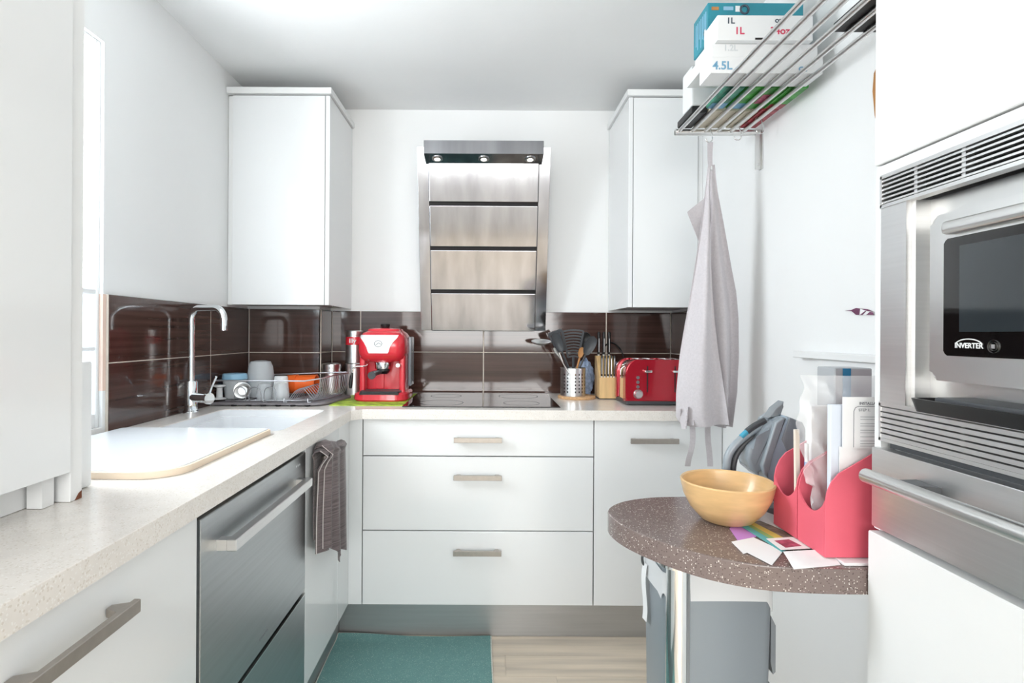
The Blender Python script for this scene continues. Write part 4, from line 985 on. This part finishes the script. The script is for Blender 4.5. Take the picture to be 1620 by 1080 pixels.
# ------------------------------------------------------------------ handheld vacuum
VY = 1.225
vc = thing('handheld_vacuum', 'grey handheld vacuum cleaner with blue buttons behind the wooden bowl', 'vacuum', PY(1230, 795, VY))
def vp(px, py, Y=VY): return PY(px, py, Y)
def vprism(pts, y0, y1, m_, name, bev, parent=None):
    return part(name, B().prism([PY(a, c_, VY)+Vector((0, y0, 0)) for a, c_ in pts], (0, y1-y0, 0), bev, 3), m_, parent or vc)
bodyo = vprism([(1216, 664), (1233, 655), (1256, 664), (1261, 674), (1262, 775), (1216, 775), (1205, 754), (1196, 738), (1203, 716)], -.032, .040, 'blue_grey_plastic', 'body', .012)
vprism([(1204, 672), (1222, 657), (1224, 664), (1201, 715), (1192, 740), (1194, 750), (1180, 738), (1174, 722), (1178, 704), (1192, 690)], -.026, .036, 'tinted_plastic', 'dust_bowl', .008)
vprism([(1214, 664), (1226, 656), (1231, 658), (1207, 712), (1201, 738), (1204, 752), (1196, 744), (1193, 730)], -.036, .044, 'mid_grey_plastic', 'seam_band', .004)
vprism([(1236, 656), (1256, 664), (1261, 674), (1261, 718), (1232, 708), (1224, 690)], -.0345, .030, 'mid_grey_plastic', 'side_panel', .003)
vprism([(1212, 660), (1222, 645), (1236, 634), (1235, 642), (1231, 656), (1220, 658)], -.012, .016, 'grey_plastic', 'nozzle_tip', .003)
part('handle', B().tube(bez([vp(1214, 668), vp(1192, 680), vp(1170, 697), vp(1156, 713), vp(1150, 730), vp(1150, 752), vp(1160, 766), vp(1190, 772)], 6), .0085, 14, radii=None), 'mid_grey_plastic', vc)
part('handle', B().tube(bez([vp(1207, 689), vp(1192, 692), vp(1176, 704), vp(1164, 722), vp(1160, 742), vp(1161, 758)], 6), .006, 12), 'charcoal_plastic', vc)
part('grip_pad', B().tube(bez([vp(1209, 667)+Vector((0, -.004, .004)), vp(1192, 676)+Vector((0, -.004, .004)), vp(1180, 685)+Vector((0, -.004, .004))], 5), .007, 10), 'charcoal_plastic', vc)
part('power_button', B().tube([vp(1181, 685)+Vector((0, -.004, .005)), vp(1171, 694)+Vector((0, -.004, .005))], .006, 10), 'button_blue', vc)
vprism([(1222, 744), (1228, 744), (1237, 760), (1235, 768), (1224, 764), (1219, 754)], -.040, -.03, 'button_blue', 'release_button', .003)
vprism([(1212, 768), (1262, 768), (1262, 789), (1218, 789)], -.030, .038, 'black_plastic', 'motor_base', .005)
ZP = BZ+.0002
single('charging_stand', B().box(.575, .622, 1.135, 1.165, ZP, ZP+.018, .003, 2), 'grey_plastic', 'small grey plastic charging stand beside the pink magazine files', 'stand')
# ------------------------------------------------------------------ loose papers
def sheetpoly(name, label, pix, z, m_, th=.0006, grp='loose papers on the breakfast bar', cat='paper'):
    pts = [PZ(a, c_, z) for a, c_ in pix]
    b = B().prism([(p.x, p.y, z) for p in pts], (0, 0, th)); return b, label, m_, name, cat, grp
def paper(*a, **k):
    b, label, m_, name, cat, grp = sheetpoly(*a, **k); return single(name, b, m_, label, cat, grp, smooth=False)
single('paper_stack', B().box(.575, .885, .893, 1.082, ZP, ZP+.0048, .0008, 1), 'paper', 'flat stack of white papers lying under the pink magazine files', 'paper', 'loose papers on the breakfast bar')
paper('envelope', 'purple paper sticking out at the left of the loose papers', [(1154, 836), (1174, 820), (1206, 830), (1196, 849), (1167, 855)], ZP+.0002, 'paper_purple')
paper('letter', 'white sheet nearest the front edge of the bar', [(1157, 857), (1192, 850), (1239, 872), (1221, 894), (1182, 874), (1176, 876)], ZP+.0010, 'paper')
paper('letter', 'white sheet poking out towards the wooden bowl', [(1176, 821), (1234, 818), (1262, 838), (1242, 846), (1200, 830)], ZP+.0010, 'paper')
lf = thing('leaflet', 'folded leaflet with teal, green and yellow stripes among the papers', 'paper', PZ(1200, 845, ZP+.0018), 'loose papers on the breakfast bar')
for (q, m_) in (([(1167, 829), (1175, 827), (1246, 869), (1237, 873)], 'print_teal'), ([(1175, 827), (1181, 826), (1252, 866), (1246, 869)], 'print_green'), ([(1181, 826), (1190, 825), (1262, 862), (1252, 866)], 'print_yellow'), ([(1190, 825), (1205, 824), (1278, 857), (1262, 862)], 'print_photo')):
    pts = [PZ(a, c_, ZP+.0018) for a, c_ in q]; part('stripe', B().prism([(p.x, p.y, ZP+.0018) for p in pts], (0, 0, .0006)), m_, lf, smooth=False)
single('letter', B().sheet(lambda u, v: Vector(PZ(1200, 822, ZP+.0030)).lerp(PZ(1265, 848, ZP+.0034), u)+Vector((.030*v, .035*v, .006*v*v)), 6, 6, .0005), 'paper', 'white sheet bent up against the far pink magazine file', 'paper', 'loose papers on the breakfast bar')
cd = thing('photo_card', 'white card with a dark pink picture on top of the loose papers', 'paper', PZ(1250, 860, ZP+.0034), 'loose papers on the breakfast bar')
pts = [PZ(a, c_, ZP+.0034) for a, c_ in [(1212, 852), (1262, 849), (1296, 867), (1236, 870)]]
part('card', B().prism([(p.x, p.y, ZP+.0034) for p in pts], (0, 0, .0006)), 'paper', cd, smooth=False)
pts = [PZ(a, c_, ZP+.0041) for a, c_ in [(1225, 855), (1248, 853), (1268, 863), (1243, 866)]]
part('picture', B().prism([(p.x, p.y, ZP+.0041) for p in pts], (0, 0, .0003)), 'print_pink', cd, smooth=False)
def tent(u, v):
    a = PZ(1239, 872, ZP+.010).lerp(PZ(1310, 868, ZP+.006), u); c_ = PZ(1256, 900, ZP+.0006).lerp(PZ(1330, 893, ZP+.0006), u)
    p = Vector(a).lerp(Vector(c_), v); p.z += .004*math.sin(u*8)*v*(1-v); return p
single('letter', B().sheet(tent, 12, 8, .0005), 'paper', 'creased white sheet curling over the front edge papers', 'paper', 'loose papers on the breakfast bar')
# ------------------------------------------------------------------ magazine files
ZF = ZP+.0056
def magazine_file(y0, y1, label):
    t = thing('magazine_file', label, 'file box', (.68, (y0+y1)/2, ZF), 'pink magazine files')
    x0, x1, tk_ = .556, .806, .0028
    top = [(0, .092), (.003, .108), (.010, .124), (.022, .138), (.040, .148), (.09, .178), (.18, .236), (.235, .268), (.25, .270)]
    prof = [(x0+.0, ZF), (x1, ZF)]+[(x0+a, ZF+h) for a, h in top[::-1]]
    part('side_panel', B().prism([(p[0], y0, p[1]) for p in prof], (0, tk_, 0), .0006, 1), 'file_pink', t)
    part('side_panel', B().prism([(p[0], y1-tk_, p[1]) for p in prof], (0, tk_, 0), .0006, 1), 'file_pink', t)
    n_ = 16; fr = [(y0+tk_, ZF), (y1-tk_, ZF)]
    for k in range(n_+1):
        q = k/n_; yy = y1-tk_-(y1-y0-2*tk_)*q; fr.append((yy, ZF+.092-.026*math.sin(PI*q)**.7))
    part('front_panel', B().prism([(x0, p[0], p[1]) for p in fr], (tk_, 0, 0)), 'file_pink', t)
    part('back_panel', B().box(x1-tk_, x1, y0+tk_, y1-tk_, ZF, ZF+.27), 'file_pink', t)
    part('base_panel', B().box(x0+tk_, x1-tk_, y0+tk_, y1-tk_, ZF, ZF+tk_), 'file_pink', t)
    return t
magazine_file(.913, .995, 'pink plastic magazine file nearest the camera, full of papers')
magazine_file(.998, 1.078, 'pink plastic magazine file behind the nearest one')
ZI = ZF+.0032
# contents of the near file
dc = thing('instruction_sheet', 'white printed instruction sheet in the near magazine file', 'paper', (.70, .93, ZI))
part('sheet', B().box(.588, .775, .9195, .9210, 1.004, 1.089), 'paper', dc)
part('border', B().tube([(.606, .9190, 1.006), (.606, .9190, 1.066), (.6085, .9190, 1.0715), (.614, .9190, 1.074), (.76, .9190, 1.074)], .0005, 5), 'print_grey', dc)
text('INSTALLATION INSTRUCTIONS', .0062, (.615, .9192, 1.0785), FRONT, 'print_grey', dc, align='LEFT', bold=True)
text('STEP 1:', .0062, (.614, .9192, 1.0675), FRONT, 'print_grey', dc, align='LEFT')
rl = random.Random(4); z = 1.060
for k in range(10):
    gap = .0052 if k in (2, 4, 6, 7) else .0
    z -= .0042+gap*.5; part('print_line', B().box(.617, .617+rl.uniform(.045, .10), .9190, .9196, z, z+.0011), 'print_faint', dc)
single('envelope', B().box(.585, .79, .9225, .9245, ZI, 1.006), 'paper', 'white envelope below the printed instruction sheet', 'paper', 'papers in the near magazine file')
single('catalogue', B().box(.572, .79, .926, .936, ZI, 1.075, .001, 1), 'paper_blue', 'bluish white catalogue behind the instruction sheet', 'paper', 'papers in the near magazine file')
single('catalogue', B().box(.580, .795, .9375, .946, ZI, 1.066, .001, 1), 'card_cream', 'cream catalogue behind the bluish one in the near file', 'paper', 'papers in the near magazine file')
def sleeve(u, v):
    x = .545-.012*v+.255*u+.006*math.sin(v*9)*(1-u); z_ = ZF+.055+.240*v-(.03*v*(u-.3) if u > .3 else 0)
    z_ = ZI+.075*(1-min(1, u*3))+ (1.122-ZI-.075*(1-min(1, u*3)))*v
    y_ = .955+.006*math.sin(u*40+v*11)*(1-u)+.004*math.sin(v*33+u*9)
    return (max(x, .5615) if z_ < ZF+.11 else x, y_, z_)
single('plastic_sleeve', B().sheet(sleeve, 40, 40, .0004), 'clear_sleeve', 'crinkled clear plastic sleeve standing up in the near magazine file', 'sleeve')
# contents of the far file
st = single('wooden_stick', B().box(.566, .5735, 1.015, 1.022, ZI, 1.018).xf(Matrix.Translation((.566, 0, ZI)) @ Matrix.Rotation(math.radians(-1), 4, 'Y') @ Matrix.Translation((-.566, 0, -ZI))), 'card_cream', 'pale wooden stick standing in the far magazine file', 'stick')
pen = thing('pen', 'white pen with a blue grip standing in the far magazine file', 'pen', (.58, 1.008, ZI))
part('barrel', B().tube([(.580, 1.006, ZI), (.578, 1.006, .995)], .0035, 10), 'white_plastic', pen)
part('grip', B().tube([(.5798, 1.006, .930), (.579, 1.006, .962)], .0046, 12), 'pen_blue', pen)
single('catalogue', B().box(.60, .79, 1.03, 1.045, ZI, 1.06, .001, 1), 'paper', 'white booklet in the far magazine file', 'paper')
# box behind the files
bx = thing('carton', 'grey carton with a blue band standing behind the magazine files', 'box', (.75, 1.16, ZP))
part('carton', B().box(.690, .765, 1.105, 1.165, ZP, 1.126, .002, 1), 'box_grey', bx)
part('band', B().box(.7060, .722, 1.1042, 1.1052, 1.04, 1.1255), 'blue_plastic', bx)
# white boxed ledge on the right wall
lw = thing('wall_ledge', 'white boxed ledge fixed to the right wall behind the papers', 'ledge', (XR-.02, 1.3, .82))
part('top_board', B().box(XR-.030, XR-.0005, .96, 1.60, 1.128, 1.146, .002, 1), 'satin_white', lw)
part('panel', B().box(XR-.016, XR-.0005, .97, 1.50, 1.0, 1.127), 'satin_white', lw)
part('panel', B().box(XR-.022, XR-.017, .97, 1.36, 1.0, 1.112), 'satin_white', lw)
# fork decoration and hanging board on the right wall
fk = thing('wall_fork', 'small purple fork-shaped ornament on the right wall', 'ornament', (XR, 1.33, 1.24))
def wpt(px, py): p = PX(px, py, XR-.001); return p
def wprism(pix, m_, name, th): return part(name, B().prism([wpt(a, c_) for a, c_ in pix], (-th, 0, 0)), m_, fk)
wprism([(1338, 491), (1349, 490), (1356, 487), (1362, 488), (1361, 498), (1356, 498), (1349, 492)], 'purple_dark', 'handle', .003)
wprism([(1361, 488), (1374, 489), (1383, 493), (1383, 497), (1372, 498), (1361, 498)], 'paper', 'blade', .002)
wprism([(1362, 488), (1374, 489), (1383, 493), (1374, 492)], 'purple_dark', 'tine', .0028)
wprism([(1362, 498), (1370, 492), (1372, 492), (1366, 498)], 'purple_dark', 'tine', .0028)
wprism([(1372, 498), (1378, 493), (1383, 494), (1383, 498)], 'purple_dark', 'tine', .0028)
hbp = [(1.00, 1.80), (1.03, 1.845), (1.10, 1.850), (1.20, 1.848), (1.262, 1.835), (1.292, 1.80), (1.296, 1.76), (1.286, 1.70), (1.274, 1.66), (1.255, 1.60), (1.10, 1.58), (1.0, 1.60)]
single('hanging_board', B().prism([(XR-.001, a, c_) for a, c_ in hbp], (-.014, 0, 0), .003, 2), 'brown_wood', 'brown wooden board hanging on the right wall beside the tall housing', 'board')
